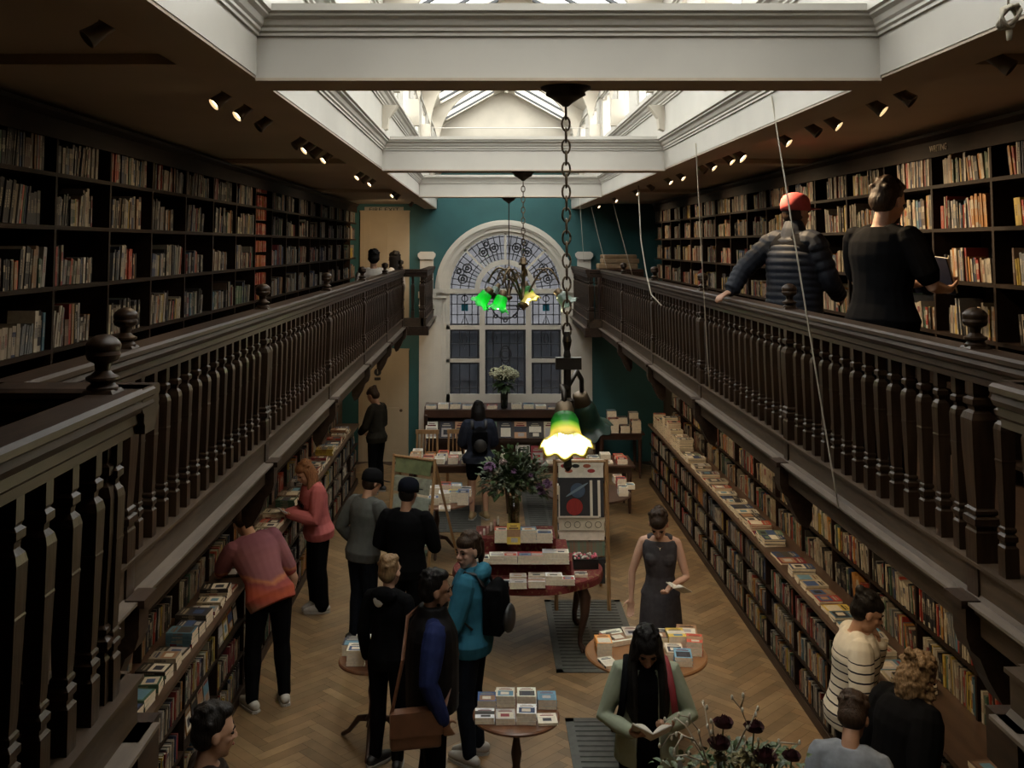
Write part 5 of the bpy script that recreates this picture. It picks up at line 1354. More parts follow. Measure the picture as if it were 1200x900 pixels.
    if shoes and build_legs:
        for s_ in (-1, 1):
            hp, kn, an, tip = Lg[s_]; fo = V(an.x, an.y, 0); hv = (tip-fo).normalized(); m = MB()
            m.tube([tuple(fo-hv*.055+V(0, 0, .05)), tuple(fo+hv*.03+V(0, 0, .055)), tuple(fo+hv*.12+V(0, 0, .042)), tuple(fo+hv*.185+V(0, 0, .036))], [.045, .048, .042, .030], 12, round_ends=True)
            limb(m, [fo+V(0, 0, .05), V(an.x, an.y, .10)], [.045, .045])
            sh_ = fuse(m, 'shoe', shoes, root, .009, 2)
            m = MB(); sd = hv.cross(V(0, 0, 1))
            pts = [(fo-hv*.095), (fo-hv*.08+sd*.04), (fo+sd*.046), (fo+hv*.12+sd*.046), (fo+hv*.20+sd*.025), (fo+hv*.215), (fo+hv*.20-sd*.025), (fo+hv*.12-sd*.046), (fo-sd*.046), (fo-hv*.08-sd*.04)]
            m.rings([[(p.x, p.y, .001) for p in pts], [(p.x, p.y, .022) for p in pts]]); m.build('sole', mat('sole_white', (.35, .34, .31), .7), sh_)
    # ---- hair
    if hair:
        style, hm = hair[0], hair[1]; m = MB(); R = HR
        if cap: m.ell(H(0, -.030, -.01), (.079, .070, .075), 16, R=R)
        else:
            m.ell(H(0, -.026, .044), (.083, .088, .090), 18, R=R); m.ell(H(0, -.048, -.005), (.080, .066, .075), 16, R=R)
            rq = random.Random(int(abs(x*100))+5)
            for q in range(34):
                a = rq.uniform(0, 2*PI); e_ = rq.uniform(.15, 1.35)
                if math.sin(a) > .2 and e_ < .9: continue
                m.ell(H(.080*math.cos(a)*math.cos(e_), .084*math.sin(a)*math.cos(e_)-.026, .044+.086*math.sin(e_)), (.020, .020, .016), 7, R=R)
        if style == 'short' and not cap: m.ell(H(0, .022, .096), (.060, .060, .036), 14, R=R)
        if style == 'tousled':
            rr = random.Random(3)
            for q in range(16): a = rr.uniform(0, 6.28); m.ell(H(.05*math.cos(a), -.01+.06*math.sin(a), .085+rr.uniform(0, .03)), (.030, .030, .025), 8, R=R)
        if style in ('bun', 'pony', 'back'):
            m.ell(H(0, .018, .062), (.074, .072, .055), 14, R=R)
        if style == 'bun': m.ell(H(0, -.092, .108), (.040, .036, .036), 12, R=R)
        if style == 'clip':
            m.ell(H(0, .018, .062), (.074, .072, .055), 14, R=R); m.ell(H(0, -.11, .03), (.055, .05, .06), 12, R=R)
        if style == 'pony': m.tube([tuple(H(0, -.09, .05)), tuple(H(0, -.13, .02)), tuple(H(0, -.13, -.08)), tuple(H(0, -.11, -.16))], [.03, .035, .03, .012], 10, round_ends=True)
        if style in ('long', 'longer', 'wavy'):
            Lh = {'long': .30, 'longer': .46, 'wavy': .42}[style]; rr = random.Random(8)
            m.ell(H(0, .012, .066), (.078, .078, .055), 14, R=R)
            for q in range(15):
                a = math.radians(-15+q*210/14)-0.0; sx = math.cos(a); sy = -math.sin(a)
                p0 = H(sx*.074, sy*.078-.015, .03); base = H(sx*.078, sy*.082-.012, -.06)
                wv = .022 if style == 'wavy' else .006
                drop = base+V(sx*.02, sy*.02, -Lh*.45)+V(rr.uniform(-wv, wv), rr.uniform(-wv, wv), 0); end = drop+V(rr.uniform(-wv, wv), rr.uniform(-wv, wv), -Lh*.5)
                m.tube([tuple(p0), tuple(base), tuple(drop), tuple(end)], [.026, .030, .030, .014], 8, round_ends=True)
            if front:
                for s2 in (-1, 1):
                    for q in range(5):
                        p0 = H(s2*(.050+.006*q), .060-.024*q, .055); base = H(s2*(.082), .050-.022*q, -.06); e1 = T(s2*(.095+.008*q), .175-.012*q, 1.36-.01*q); e2 = T(s2*(.085+.012*q), .185-.012*q, 1.10+.02*q)
                        m.tube([tuple(p0), tuple(base), tuple(e1), tuple(e2)], [.018, .026, .028, .012], 8, round_ends=True)
        if style == 'curly':
            rr = random.Random(6)
            for q in range(240):
                a = rr.uniform(0, 2*PI); zz = rr.uniform(-.32, .10); rad = .085+.045*max(0, -zz*2.2); 
                if math.sin(a) > .30 and zz < .06: continue
                p = H(rad*math.cos(a), rad*math.sin(a)-.025, 0)+V(0, 0, zz); sz = rr.uniform(.018, .030); m.ell(p, (sz, sz, sz*.8), 7)
            m.ell(H(0, -.04, -.10), (.10, .085, .16), 14)
        # trim the face side by keeping the volume behind the brow line
        ho = fuse(m, 'hair', hm, root, .008 if vox < .011 else .011, 1 if style == 'curly' else 2)
        if style == 'curly':
            tx = bpy.data.textures.new('curls', 'CLOUDS'); tx.noise_scale = .03
            dm = ho.modifiers.new('d', 'DISPLACE'); dm.texture = tx; dm.strength = .035; dm.mid_level = .5
    if cap:
        m = MB(); n = 24; R_ = []
        for z, r_ in ((-.012, .098), (.03, .101), (.065, .095), (.092, .078), (.110, .048), (.117, .012)): R_.append([tuple(H(r_*.92*math.cos(2*PI*j/n), r_*1.08*math.sin(2*PI*j/n)-.006, z+.020)) for j in range(n)])
        m.rings(R_); co = m.build('cap', cap, root, True)
        m = MB(); vs = []; fs = []
        for i in range(9):
            a = math.radians(35+i*110/8); 
            for q, (rr_, zz) in enumerate(((.090, .024), (.165, .004))): 
                yy = rr_*math.sin(a)*1.08; vs.append(tuple(H(.085*math.cos(a)*(1.0), .09*math.sin(a)-.006+(0 if q == 0 else .125*math.sin(a)**.6), .030 if q == 0 else .022)))
        for i in range(8): fs.append((2*i, 2*i+2, 2*i+3, 2*i+1))
        m.add([(p) for p in vs], fs); m.add([tuple(Vector(p)+HR @ V(0, 0, .004)) for p in vs], fs); m.build('cap_peak', cap, co, True)
        m = MB(); m.ell(H(0, -.006, .132), (.008, .008, .006), 8, R=HR); m.build('cap_button', cap, co, True)
    root['_'] = 0; del root['_']
    return root, T, H, A, Lg
def held(m, name, mats, root, label, cat):
    o = m.build(name, mats) if isinstance(m, MB) else m
    o.matrix_world = Matrix.Translation(root.location) @ Matrix.Rotation(root.rotation_euler[2], 4, 'Z') @ Matrix.Scale(root.scale[0], 4)
    return tag(o, label, cat)
def W(root): return Matrix.Translation(root.location) @ Matrix.Rotation(root.rotation_euler[2], 4, 'Z') @ Matrix.Scale(root.scale[0], 4)
def open_book(root, c, rz, tilt, label, w_=.13, h=.20, cov=None, spread=.35):
    "open book held at c (person frame), pages up towards the reader"
    r = thing('open_book', label, 'book'); r.matrix_world = W(root) @ Matrix.Translation(c) @ Matrix.Rotation(rz, 4, 'Z') @ Matrix.Rotation(tilt, 4, 'X')
    for s_ in (-1, 1):
        n = 8; m = MB(); top_ = []; bot = []
        for i in range(n+1):
            u = i/n; xx = s_*w_*u; zz = spread*w_*u + .022*math.sin(PI*min(1, u*1.15)); top_.append((xx, zz)); bot.append((xx, spread*w_*u-.004))
        poly = top_+bot[::-1]; m.rings([[(p[0], -h/2, p[1]) for p in poly], [(p[0], h/2, p[1]) for p in poly]]); m.build('page_block', mat('open_pages', (.80, .75, .66), .8), r)
        m = MB(); m.rings([[(p[0]*1.03, -h/2-.003, p[1]-.003) for p in bot+[(b[0], b[1]-.003) for b in bot[::-1]]], [(p[0]*1.03, h/2+.003, p[1]-.003) for p in bot+[(b[0], b[1]-.003) for b in bot[::-1]]]]); m.build('cover', cov or mat('book_board', (.5, .47, .4), .6), r)
    return r
def backpack(root, T, label, mt, mt2, w_=.29, h=.44, d=.17, z=1.21):
    r = thing('backpack', label, 'backpack'); r.matrix_world = W(root)
    m = MB(); m.ell(T(0, -.135-d/2, z), (w_*.5, d*.56, h*.52), 18); m.box(-w_*.42, w_*.42, -.135-d*.85, -.13, z-h*.44, z+h*.38, M=None); o = fuse(m, 'pack_body', mt, r, .012, 6)
    m = MB(); m.ell(T(0, -.135-d*1.05, z-.08), (w_*.38, d*.28, h*.26), 14); fuse(m, 'front_pocket', mt2, r, .012, 3)
    for s_ in (-1, 1):
        m = MB(); m.tube([tuple(T(s_*.10, -.14, z+.16)), tuple(T(s_*.105, -.08, 1.475)), tuple(T(s_*.11, .02, 1.485)), tuple(T(s_*.125, .125, 1.36)), tuple(T(s_*.145, .10, 1.18)), tuple(T(s_*.15, -.06, z-.15))], .026, 8, flat=.35, up=(1, 0, 0)); m.build('strap', mt2, r, True)
    return r
deg = math.radians
SHW = mat('white_trainers', (.42, .40, .36), .6, .2, 14); SHB = mat('black_shoes', (.015, .014, .013), .5)
# 1 man in the sunset tee, bending to the low shelves (face -x)
TEE = cloth('sunset_tee', (.3, .1, .1))
nt = TEE.node_tree; rp = nt.nodes['Color Ramp']; tc = nt.nodes['Texture Coordinate']; sp = nt.nodes.new('ShaderNodeSeparateXYZ'); mr = nt.nodes.new('ShaderNodeMapRange'); ad = nt.nodes.new('ShaderNodeMath'); ad.operation = 'MULTIPLY_ADD'; ad.inputs[1].default_value = .12
nt.links.new(tc.outputs['Object'], sp.inputs[0]); nt.links.new(nt.nodes['Noise Texture'].outputs['Fac'], ad.inputs[0]); nt.links.new(sp.outputs['Z'], ad.inputs[2]); nt.nodes['Noise Texture'].inputs['Scale'].default_value = 5
mr.inputs['From Min'].default_value = .85; mr.inputs['From Max'].default_value = 1.52; nt.links.new(ad.outputs[0], mr.inputs[0]); nt.links.new(mr.outputs[0], rp.inputs[0])
e = rp.color_ramp.elements; e[0].position = 0; e[0].color = (.24, .13, .10, 1); e[1].position = 1; e[1].color = (.15, .06, .09, 1)
for p_, c_ in ((.14, (.27, .13, .09, 1)), (.22, (.34, .07, .05, 1)), (.30, (.36, .08, .04, 1)), (.40, (.20, .05, .05, 1)), (.44, (.36, .14, .07, 1)), (.47, (.20, .08, .09, 1)), (.70, (.24, .10, .11, 1))): x_ = rp.color_ramp.elements.new(p_); x_.color = c_
p = onz(314, 826, 0)
r1, T1, H1, A1, L1 = person('person in a sunset-coloured tee bending towards the low shelves', p.x, p.y, 0, deg(28), 1.82, SK_T, .009, lean=30, side_lean=-12, head_pitch=25, bulk=1.14,
       arms={'L': ((-.36, .36, 1.05), (-.30, .58, .98), None, (0, .3, -1), .4), 'R': ((.28, .18, .98), (.24, .26, .74), None, (-1, 0, 0), .5)},
       legs={'L': ((-.13, .03, .50), (-.15, -.03, .085), (-.20, .17)), 'R': ((.12, .02, .5), (.14, -.02, .085), (.17, .18))},
       top=dict(kind='t_shirt', mat=TEE, inf=.022, hem=.02, zlo=.82, sleeve=.43, sloose=.008), bottom=dict(kind='trousers', mat=BLACKC), shoes=SHW, hair=('short', HDB))
# 2 woman in the pink hoodie with a phone (facing -x, a little to us)
PINK = cloth('pink_hoodie_cloth', (.42, .12, .12), .15, 10)
p = onz(372, 715, 0)
r2, T2, H2, A2, L2 = person('person with long fair hair in a pink hoodie holding a phone by the low shelves', p.x, p.y, 0, deg(118), 1.70, SK_L, .009, lean=8, head_pitch=22, female=True, bulk=1.12,
       arms={'L': ((-.24, .12, 1.10), (-.08, .34, 1.16), (.3, .9, .2), (0, -.3, 1), .8), 'R': ((.25, .10, 1.10), (.06, .34, 1.14), (-.4, .8, .2), (-.3, -.2, 1), .8)},
       top=dict(kind='hoodie', mat=PINK, inf=.035, hem=.015, zlo=.84, sloose=.012), bottom=dict(kind='wide_trousers', mat=BLACKC, flare=.035), shoes=SHW, hair=('longer', HAU))
m = MB(); m.box(-.075, .075, -.045, .045, -.006, .006, M=Matrix.Translation((-.01, .44, 1.20)) @ Matrix.Rotation(.5, 4, 'X')); held(m, 'phone', mat('phone_silver', (.32, .34, .38), .3), r2, 'silver-grey phone held by the person in the pink hoodie', 'phone')
tx = text_obj('White', .10, 'lettering', BLACKC, (0, 0, 0), (0, 0, 0), None, .002)
hw_ = T2(-.01, .168, 1.27); tx.parent = r2; tx.location = hw_+V(0.0, .012, 0); tx.rotation_euler = (PI/2-deg(2), 0, PI)
# 3 woman with a bun, dark clothes
p = onz(441, 577, 0)
person('person with a dark hair bun and glasses, all in black, before the lower cream door', p.x, p.y, 0, deg(62), 1.74, SK_M, .012, head_pitch=28, female=True, top=dict(kind='jacket', mat=cloth('dark_olive_jacket', (.020, .018, .014)), inf=.03, hem=.02, zlo=.84, sloose=.012), bottom=dict(kind='trousers', mat=BLACKC), shoes=SHB, hair=('bun', HDB),
       arms={'L': ((-.22, .08, 1.12), (-.12, .24, 1.0)), 'R': ((.24, .02, 1.12), (.16, .20, .98))})
# 4 grey sweatshirt and cap
GREYS = cloth('grey_sweatshirt', (.085, .090, .085), .15)
c = onz(455, 545, 1.78)
r4, T4, H4, A4, L4 = person('person in a dark cap and grey sweatshirt standing beside the man in black', -1.30, 10.85, 0, deg(-42), 1.76, SK_T, .010, lean=6, head_pitch=8, head_yaw=-10, bulk=1.12,
       arms={'L': ((-.30, -.05, 1.14), (-.20, .12, .93)), 'R': ((.27, .10, 1.12), (.12, .32, 1.08), (-.7, .6, .1), (0, 0, 1), .6)},
       top=dict(kind='sweatshirt', mat=GREYS, inf=.025, hem=.01, sloose=.01), bottom=dict(kind='trousers', mat=DENIM), shoes=SHB, hair=('short', HDB), cap=mat('dark_cap', (.006, .006, .007), .9, spec=.08))
m = MB(); m.box(-.10, .10, -.07, .07, -.01, .01, M=Matrix.Translation((.03, .42, 1.12)) @ Matrix.Rotation(.7, 4, 'X')); held(m, 'leaflet_book', mat('pinkish_cover', (.42, .30, .27), .6), r4, 'slim pale book held between the man in grey and the man in black', 'book')
# 5 man in black with cap
r5, *_ = person('person in a navy cap and black jumper seen from behind beside the paper stand', -.80, 10.25, 0, deg(-14), 1.80, SK_M, .010, head_yaw=-12, head_pitch=10, bulk=1.16,
       arms={'L': ((-.29, .02, 1.14), (-.22, .24, 1.02)), 'R': ((.28, .05, 1.12), (.16, .28, 1.10))},
       top=dict(kind='jumper', mat=BLACKC, inf=.022, sloose=.006), bottom=dict(kind='trousers', mat=BLACKC), shoes=SHB, hair=('short', HB), cap=mat('navy_cap', (.005, .006, .011), .9, spec=.08))
# 6 boy in black with fair-brown hair
c = onz(456, 656, 1.60)
r6, T6, H6, *_ = person('young person with short fair hair in a black hooded top, back turned', c.x, c.y-.02, 0, deg(-22), 1.62, SK_L, .009, head_yaw=-8, head_pitch=2, bulk=.98,
       top=dict(kind='hooded_top', mat=BLACKC, inf=.022, hem=.01, hood=True), bottom=dict(kind='trousers', mat=BLACKC), shoes=SHB, hair=('tousled', HBL))
m = MB(); m.ell(T6(-.03, -.135, 1.43), (.05, .02, .06), 10); m.build('shirt_collar', mat('white_shirt', (.5, .5, .48), .8), r6)
# 7 man with padded gilet and satchel, facing right
NAVY = cloth('navy_knit', (.018, .026, .085)); 
r7, T7, H7, A7, L7 = person('bearded person in a black gilet over a dark blue knit, in profile, wearing a satchel', -.40, 7.42, 0, deg(-78), 1.80, SK_D, .008, head_pitch=4, bulk=1.15,
       arms={'R': ((.29, -.06, 1.12), (.28, .04, .88)), 'L': ((-.28, .02, 1.12), (-.25, .14, .92))},
       top=dict(kind='knit_jumper', mat=NAVY, inf=.018, sloose=.012), bottom=dict(kind='trousers', mat=BLACKC), shoes=SHB, hair=('short', HB))
m = MB(); n = 20
rg = [[tuple(T7(a*math.cos(2*PI*j/n), b*math.sin(2*PI*j/n)+.012, z)) for j in range(n)] for z, a, b in ((.86, .235, .185), (1.0, .235, .185), (1.2, .23, .185), (1.34, .225, .18), (1.41, .20, .15), (1.47, .12, .115), (1.53, .10, .10))]
m.rings(rg); fuse(m, 'gilet', mat('black_leather', (.006, .005, .005), .6, .3, 12, .3, spec=.12), r7, .009, 4)
m = MB(); m.ell(H7(0, .055, -.080), (.050, .042, .040), 12, R=None); m.ell(H7(0, .02, -.07), (.060, .05, .04), 12)
fuse(m, 'beard', HB, r7, .008, 2)
m = MB()
for q in range(2): m.tube([tuple(A7[1][2]+V(.031*math.cos(2*PI*j/16), .031*math.sin(2*PI*j/16), .035-.02*q)) for j in range(17)], .0055, 6)
tag(held(m, 'bangles', mat('pale_metal', (.5, .42, .3), .3, metal=.7), r7, 'pair of pale metal bangles round the wrist of the man with the satchel', 'bangle'), kind=None)
st = thing('satchel', 'brown leather satchel hanging at the hip of the man in the black gilet', 'bag'); st.matrix_world = W(r7)
m = MB(); m.box(-.05, .05, -.17, .17, -.12, .12, M=Matrix.Translation(T7(.255, -.14, .83))); o = fuse(m, 'bag_body', mat('brown_leather', (.13, .055, .028), .4, .3, 9, .2), st, .012, 4)
m = MB(); m.box(.045, .062, -.175, .175, -.03, .125, M=Matrix.Translation(T7(.255, -.14, .83))); m.build('flap', MATS['brown_leather'], st)
m = MB(); m.tube([tuple(T7(.26, -.30, .93)), tuple(T7(.20, -.22, 1.25)), tuple(T7(.0, -.16, 1.46)), tuple(T7(-.10, -.05, 1.50)), tuple(T7(-.12, .10, 1.44)), tuple(T7(.05, .18, 1.2)), tuple(T7(.25, .06, .95))], .018, 6, flat=.3, up=(0, 0, 1)); m.build('strap', MATS['brown_leather'], st)
# 8 woman in the blue jacket with backpack, looking left at us
BLUEJ = cloth('blue_jacket_cloth', (.035, .150, .220), .25, 9)
r8, T8, H8, A8, L8 = person('person in a bright blue jacket with a black rucksack, looking over towards the boy', -.12, 8.45, 0, deg(72), 1.78, SK_L, .007, head_yaw=62, head_pitch=6, female=True, bulk=1.10,
       arms={'L': ((-.25, .06, 1.12), (-.22, .20, .95)), 'R': ((.25, -.02, 1.10), (.22, .16, .90))},
       top=dict(kind='rain_jacket', mat=BLUEJ, inf=.030, hem=.012, zlo=.86, sloose=.012, hood=True), bottom=dict(kind='trousers', mat=DENIM), shoes=SHW, hair=('pony', HBR))
backpack(r8, T8, 'black rucksack with grey strap on the back of the person in blue', BLACKC, mat('black_nylon', (.02, .02, .02), .5, .3, 16))
# 9 long dark wavy hair, seen from behind
p = onz(561, 608, 0)
r9, T9, *_ = person('person with very long dark hair and bare legs seen from behind at the display table', p.x, p.y, 0, deg(6), 1.74, SK_T, .011, lean=5, female=True, bulk=1.12, head_pitch=20,
       arms={'L': ((-.24, .12, 1.13), (-.14, .32, 1.05)), 'R': ((.24, .12, 1.13), (.14, .32, 1.05))},
       top=dict(kind='blue_jacket', mat=cloth('slate_jacket', (.030, .036, .055)), inf=.04, hem=.03, zlo=.80, sloose=.02), bottom=dict(kind='shorts', mat=BLACKC, lo=3), shoes=mat('tan_sandal', (.28, .20, .10), .7), hair=('longer', HB))
backpack(r9, T9, 'black day bag on the back of the person with long dark hair', BLACKC, MATS['black_nylon'], .27, .40, .13, 1.20)
# 10 woman in the sleeveless grey dress
DRESS = cloth('charcoal_dress_cloth', (.060, .056, .062), .2, 24)
r10, T10, H10, A10, L10 = person('person in a sleeveless charcoal dress looking down at books on the honey table', 1.62, 9.62, 0, deg(170), 1.74, SK_L, .007, head_pitch=38, head_yaw=-6, female=True, lean=3,
       arms={'R': ((.26, .04, 1.12), (.27, .08, .88), None, (0, 1, 0), .3), 'L': ((-.24, .06, 1.10), (-.08, .26, 1.06), (.3, .8, -.2), (.3, -.2, 1), .8)},
       top=dict(kind='dress', mat=DRESS, inf=.012, sleeve=0, skirt=.42, zhi=1.43), shoes=SHB, hair=('clip', HDB))
m = MB(); m.tube([tuple(T10(.06*math.cos(a)*1.0, .02+.085*math.sin(a)+.02, 1.46-.075*max(0, math.sin(a)))) for a in [PI*j/14 for j in range(15)]], .0025, 5); m.ell(T10(0, .128, 1.375), (.008, .005, .010), 8); held(m, 'necklace', mat('silver', (.6, .58, .52), .25, metal=.8), r10, 'fine necklace with a small pendant on the person in the charcoal dress', 'necklace')
open_book(r10, V(-.16, .36, 1.08), -.6, .5, 'open white booklet held by the person in the charcoal dress', .09, .15)
# 11 woman reading in pale green jacket
GRN = cloth('pale_green_cloth', (.29, .32, .235), .15, 8)
r11, T11, H11, A11, L11 = person('person with long black hair in a pale green jacket reading an open book', 1.06, 6.92, 0, deg(176), 1.68, SK_M, .006, head_pitch=33, female=True, bulk=1.12, lean=5,
       front=True,
       arms={'R': ((.29, .08, 1.10), (.11, .32, 1.10), (-.45, .75, .25), (-.2, -.3, 1), .7), 'L': ((-.29, .08, 1.12), (-.12, .33, 1.16), (.45, .75, .25), (.2, -.3, 1), .7)},
       top=dict(kind='black_top', mat=BLACKC, inf=.014, sleeve=.0), bottom=dict(kind='trousers', mat=BLACKC), shoes=SHB, hair=('longer', HB))
m = MB(); n = 24
def jk(z, a, b):
    out = []
    for j in range(n+1): t_ = math.radians(112)+math.radians(316)*j/n; out.append((a*math.cos(t_), b*math.sin(t_)+.012, z))
    inn = [(x*.90, (y-.012)*.90+.012, z) for x, y, z in reversed(out)]
    return [tuple(T11(*q)) for q in out+inn]
m.rings([jk(z, a, b) for z, a, b in ((.80, .225, .17), (.95, .215, .165), (1.15, .19, .15), (1.32, .195, .15), (1.41, .18, .12), (1.46, .10, .09))])
for s_ in (-1, 1):
    sh, el, wr = A11[s_][:3]; limb(m, [T11(s_*.09, 0, 1.42), sh, mid(sh, el, .5), el, mid(el, wr, .5), mid(el, wr, .92)], [.06, .072, .066, .062, .056, .046])
fuse(m, 'pale_green_jacket', GRN, r11, .008, 3)
st = thing('day_backpack', 'red and black backpack strap and bag worn by the person reading', 'backpack'); st.matrix_world = W(r11)
for s_ in (-1, 1):
    m = MB(); m.tube([tuple(T11(s_*.10, -.15, 1.36)), tuple(T11(s_*.13, -.05, 1.475)), tuple(T11(s_*.14, .05, 1.465)), tuple(T11(s_*.16, .150, 1.36)), tuple(T11(s_*.18, .160, 1.20)), tuple(T11(s_*.20, .06, 1.05))], .024, 8, flat=.35, up=(1, 0, 0)); m.build('strap', mat('red_strap', (.22, .018, .025), .7, .2) if s_ < 0 else BLACKC, st, True)
m = MB(); m.ell(T11(0, -.24, 1.2), (.15, .09, .22), 16); m.build('pack_body', BLACKC, st, True)
open_book(r11, V(0, .43, 1.14), 0.0, .62, 'open paperback in the hands of the person in the pale green jacket', .125, .19, spread=.45)
# 12 striped jumper
STRM = cloth('striped_knit', (.60, .55, .45), .1)
nt = STRM.node_tree; tc = nt.nodes['Texture Coordinate']; wv = nt.nodes.new('ShaderNodeTexWave'); wv.bands_direction = 'Z'; wv.inputs['Scale'].default_value = 5.6; wv.inputs['Distortion'].default_value = .6; wv.inputs['Detail'].default_value = 1
nt.links.new(tc.outputs['Object'], wv.inputs[0]); r_ = nt.nodes.new('ShaderNodeValToRGB'); r_.color_ramp.elements[0].position = .06; r_.color_ramp.elements[0].color = (0, 0, 0, 1); r_.color_ramp.elements[1].position = .12; nt.links.new(wv.outputs['Fac'], r_.inputs[0])
sp = nt.nodes.new('ShaderNodeSeparateXYZ'); nt.links.new(tc.outputs['Object'], sp.inputs[0]); gt = nt.nodes.new('ShaderNodeMath'); gt.operation = 'GREATER_THAN'; gt.inputs[1].default_value = 1.35; nt.links.new(sp.outputs['Z'], gt.inputs[0]); mxn = nt.nodes.new('ShaderNodeMath'); mxn.operation = 'MAXIMUM'; nt.links.new(r_.outputs[0], mxn.inputs[0]); nt.links.new(gt.outputs[0], mxn.inputs[1])
mx = nt.nodes.new('ShaderNodeMix'); mx.data_type = 'RGBA'; mx.inputs[6].default_value = (.012, .012, .022, 1); nt.links.new(mxn.outputs[0], mx.inputs[0]); nt.links.new(nt.nodes['Color Ramp'].outputs[0], mx.inputs[7]); nt.links.new(mx.outputs[2], nt.nodes['Principled BSDF'].inputs['Base Color'])
c = onz(1000, 693, 1.70)
r12, T12, H12, *_ = person('person in a cream jumper with navy stripes, hair tied up, hand at the chin', c.x-.06, c.y-.05, 0, deg(-98), 1.72, SK_T, .008, lean=6, head_pitch=18, female=True, bulk=1.22,
       arms={'R': ((.27, .02, 1.10), (.27, .10, .86)), 'L': ((-.22, .20, 1.14), (-.05, .22, 1.36), (.1, -.1, 1), (0, -1, .2), 1.1)},
       top=dict(kind='striped_jumper', mat=STRM, inf=.030, hem=.01, zlo=.82, sloose=.010), bottom=dict(kind='trousers', mat=DENIM), shoes=SHW, hair=('bun', HB))
m = MB(); m.tube([tuple(V(-.05, .22, 1.355)+V(.03*math.cos(2*PI*j/14), .03*math.sin(2*PI*j/14), 0)) for j in range(15)], .005, 6); held(m, 'bracelet', MATS['pale_metal'], r12, 'thin gold bracelet on the raised wrist of the person in stripes', 'bracelet')
# 13 curly fair hair, dark coat
c = onz(1048, 768, 1.66)
person('person with long curly fair-brown hair in a black coat near the low shelves', c.x-.02, c.y, 0, deg(-70), 1.67, SK_L, .009, lean=14, head_pitch=22, female=True, bulk=1.2, top=dict(kind='coat', mat=BLACKC, inf=.04, hem=.02, zlo=.80, sloose=.02), bottom=dict(kind='trousers', mat=BLACKC), shoes=SHB, hair=('curly', hair_m('curly_fair_hair', (.20, .135, .078))))
# 14 dark head and grey shoulders at the bottom edge
c = onz(992, 828, 1.60)
person('person with short dark hair and a light grey top at the bottom edge', c.x, c.y, 0, deg(-30), 1.62, SK_M, .010, lean=10, head_pitch=26, top=dict(kind='grey_top', mat=cloth('light_grey_cloth', (.20, .22, .25)), inf=.025), bottom=dict(kind='trousers', mat=DENIM), shoes=SHB, hair=('tousled', HDB))
# 15 dark haired man at the bottom left
c = onz(243, 830, 1.76)
person('person with short black hair whose head rises above the bottom edge beside the low shelves', c.x, c.y, 0, deg(-66), 1.76, SK_T, .009, head_pitch=6, top=dict(kind='dark_top', mat=cloth('dark_brown_cloth', (.03, .022, .018)), inf=.025), bottom=dict(kind='trousers', mat=BLACKC), shoes=SHB, hair=('short', HB))
# 16 man in padded jacket and red cap on the gallery
PUFF = mat('navy_padded_nylon', (.012, .015, .023), .6, .2, 8, spec=.2)
r16, T16, H16, A16, L16 = person('person in a red cap and navy padded jacket, hand on the gallery rail', 2.36, 7.80, GF, deg(-55), 1.80, SK_M, .009, head_yaw=-12, head_pitch=-2, bulk=1.18, lean=3,
       arms={'L': ((-.30, -.20, 1.19), (-.31, -.33, 1.03), (-.1, -.9, -.3), (0, 0, -1), .4), 'R': ((.27, .08, 1.12), (.20, .28, 1.0))},
       top=dict(kind='jacket_lining', mat=BLACKC, inf=.02), bottom=dict(kind='trousers', mat=BLACKC), shoes=SHB, hair=('short', HDB), cap=mat('red_cap_cloth', (.33, .04, .04), .8, .2, 30))
m = MB(); n = 22
for i in range(13):
    z = .82+i*.05; w_ = [.232, .232, .230, .228, .225, .225, .228, .232, .232, .222, .20, .165, .125][i]
    m.rings([[tuple(T16(w_*f_*math.cos(2*PI*j/n), w_*.78*f_*math.sin(2*PI*j/n)+.01, z+dz)) for j in range(n)] for dz, f_ in ((-.004, .93), (.008, .98), (.025, 1.0), (.042, .98), (.054, .93))])
for s_ in (-1, 1):
    sh, el, wr = A16[s_][:3]
    pp = [T16(s_*.10, 0, 1.41)]+[mid(sh, el, q/4) for q in range(5)]+[mid(el, wr, q/4) for q in range(1, 5)]
    P2, R2 = [], []
    for i in range(len(pp)-1):
        base = .088-.030*i/len(pp)
        for q, f_ in ((0, .90), (.3, 1.02), (.7, 1.02)): P2.append(pp[i].lerp(pp[i+1], q)); R2.append(base*f_)
    P2.append(pp[-1]); R2.append(.042); limb(m, P2, R2)
limb(m, [T16(0, 0, 1.42), T16(0, 0, 1.50)], [.11, .09])
fuse(m, 'padded_jacket', PUFF, r16, .008, 1)
# 17 man in the black tee reading
r17, T17, H17, A17, L17 = person('person in a black tee holding an open dark book on the gallery', 2.42, 6.20, GF, deg(-62), 1.82, SK_L, .008, head_pitch=14, bulk=1.20, lean=2,
       arms={'R': ((.29, .08, 1.13), (.16, .38, 1.10), (-.3, .9, .2), (-.5, -.2, .8), .8), 'L': ((-.27, .10, 1.13), (-.10, .38, 1.12), (.3, .9, .2), (.5, -.2, .8), .8)},
       top=dict(kind='t_shirt', mat=BLACKC, inf=.020, hem=.02, zlo=.84, sleeve=.43, sloose=.006), bottom=dict(kind='trousers', mat=BLACKC), shoes=SHB, hair=('short', HBR))
m = MB(); m.ell(H17(0, .05, -.082), (.052, .040, .042), 12); fuse(m, 'beard', HBR, r17, .009, 2)
bk_ = thing('held_book', 'dark navy hardback held open by the person in the black tee', 'book'); bk_.matrix_world = W(r17) @ Matrix.Translation((.02, .46, 1.19)) @ Matrix.Rotation(.35, 4, 'X')
NB = mat('navy_board', (.010, .013, .034), .5)
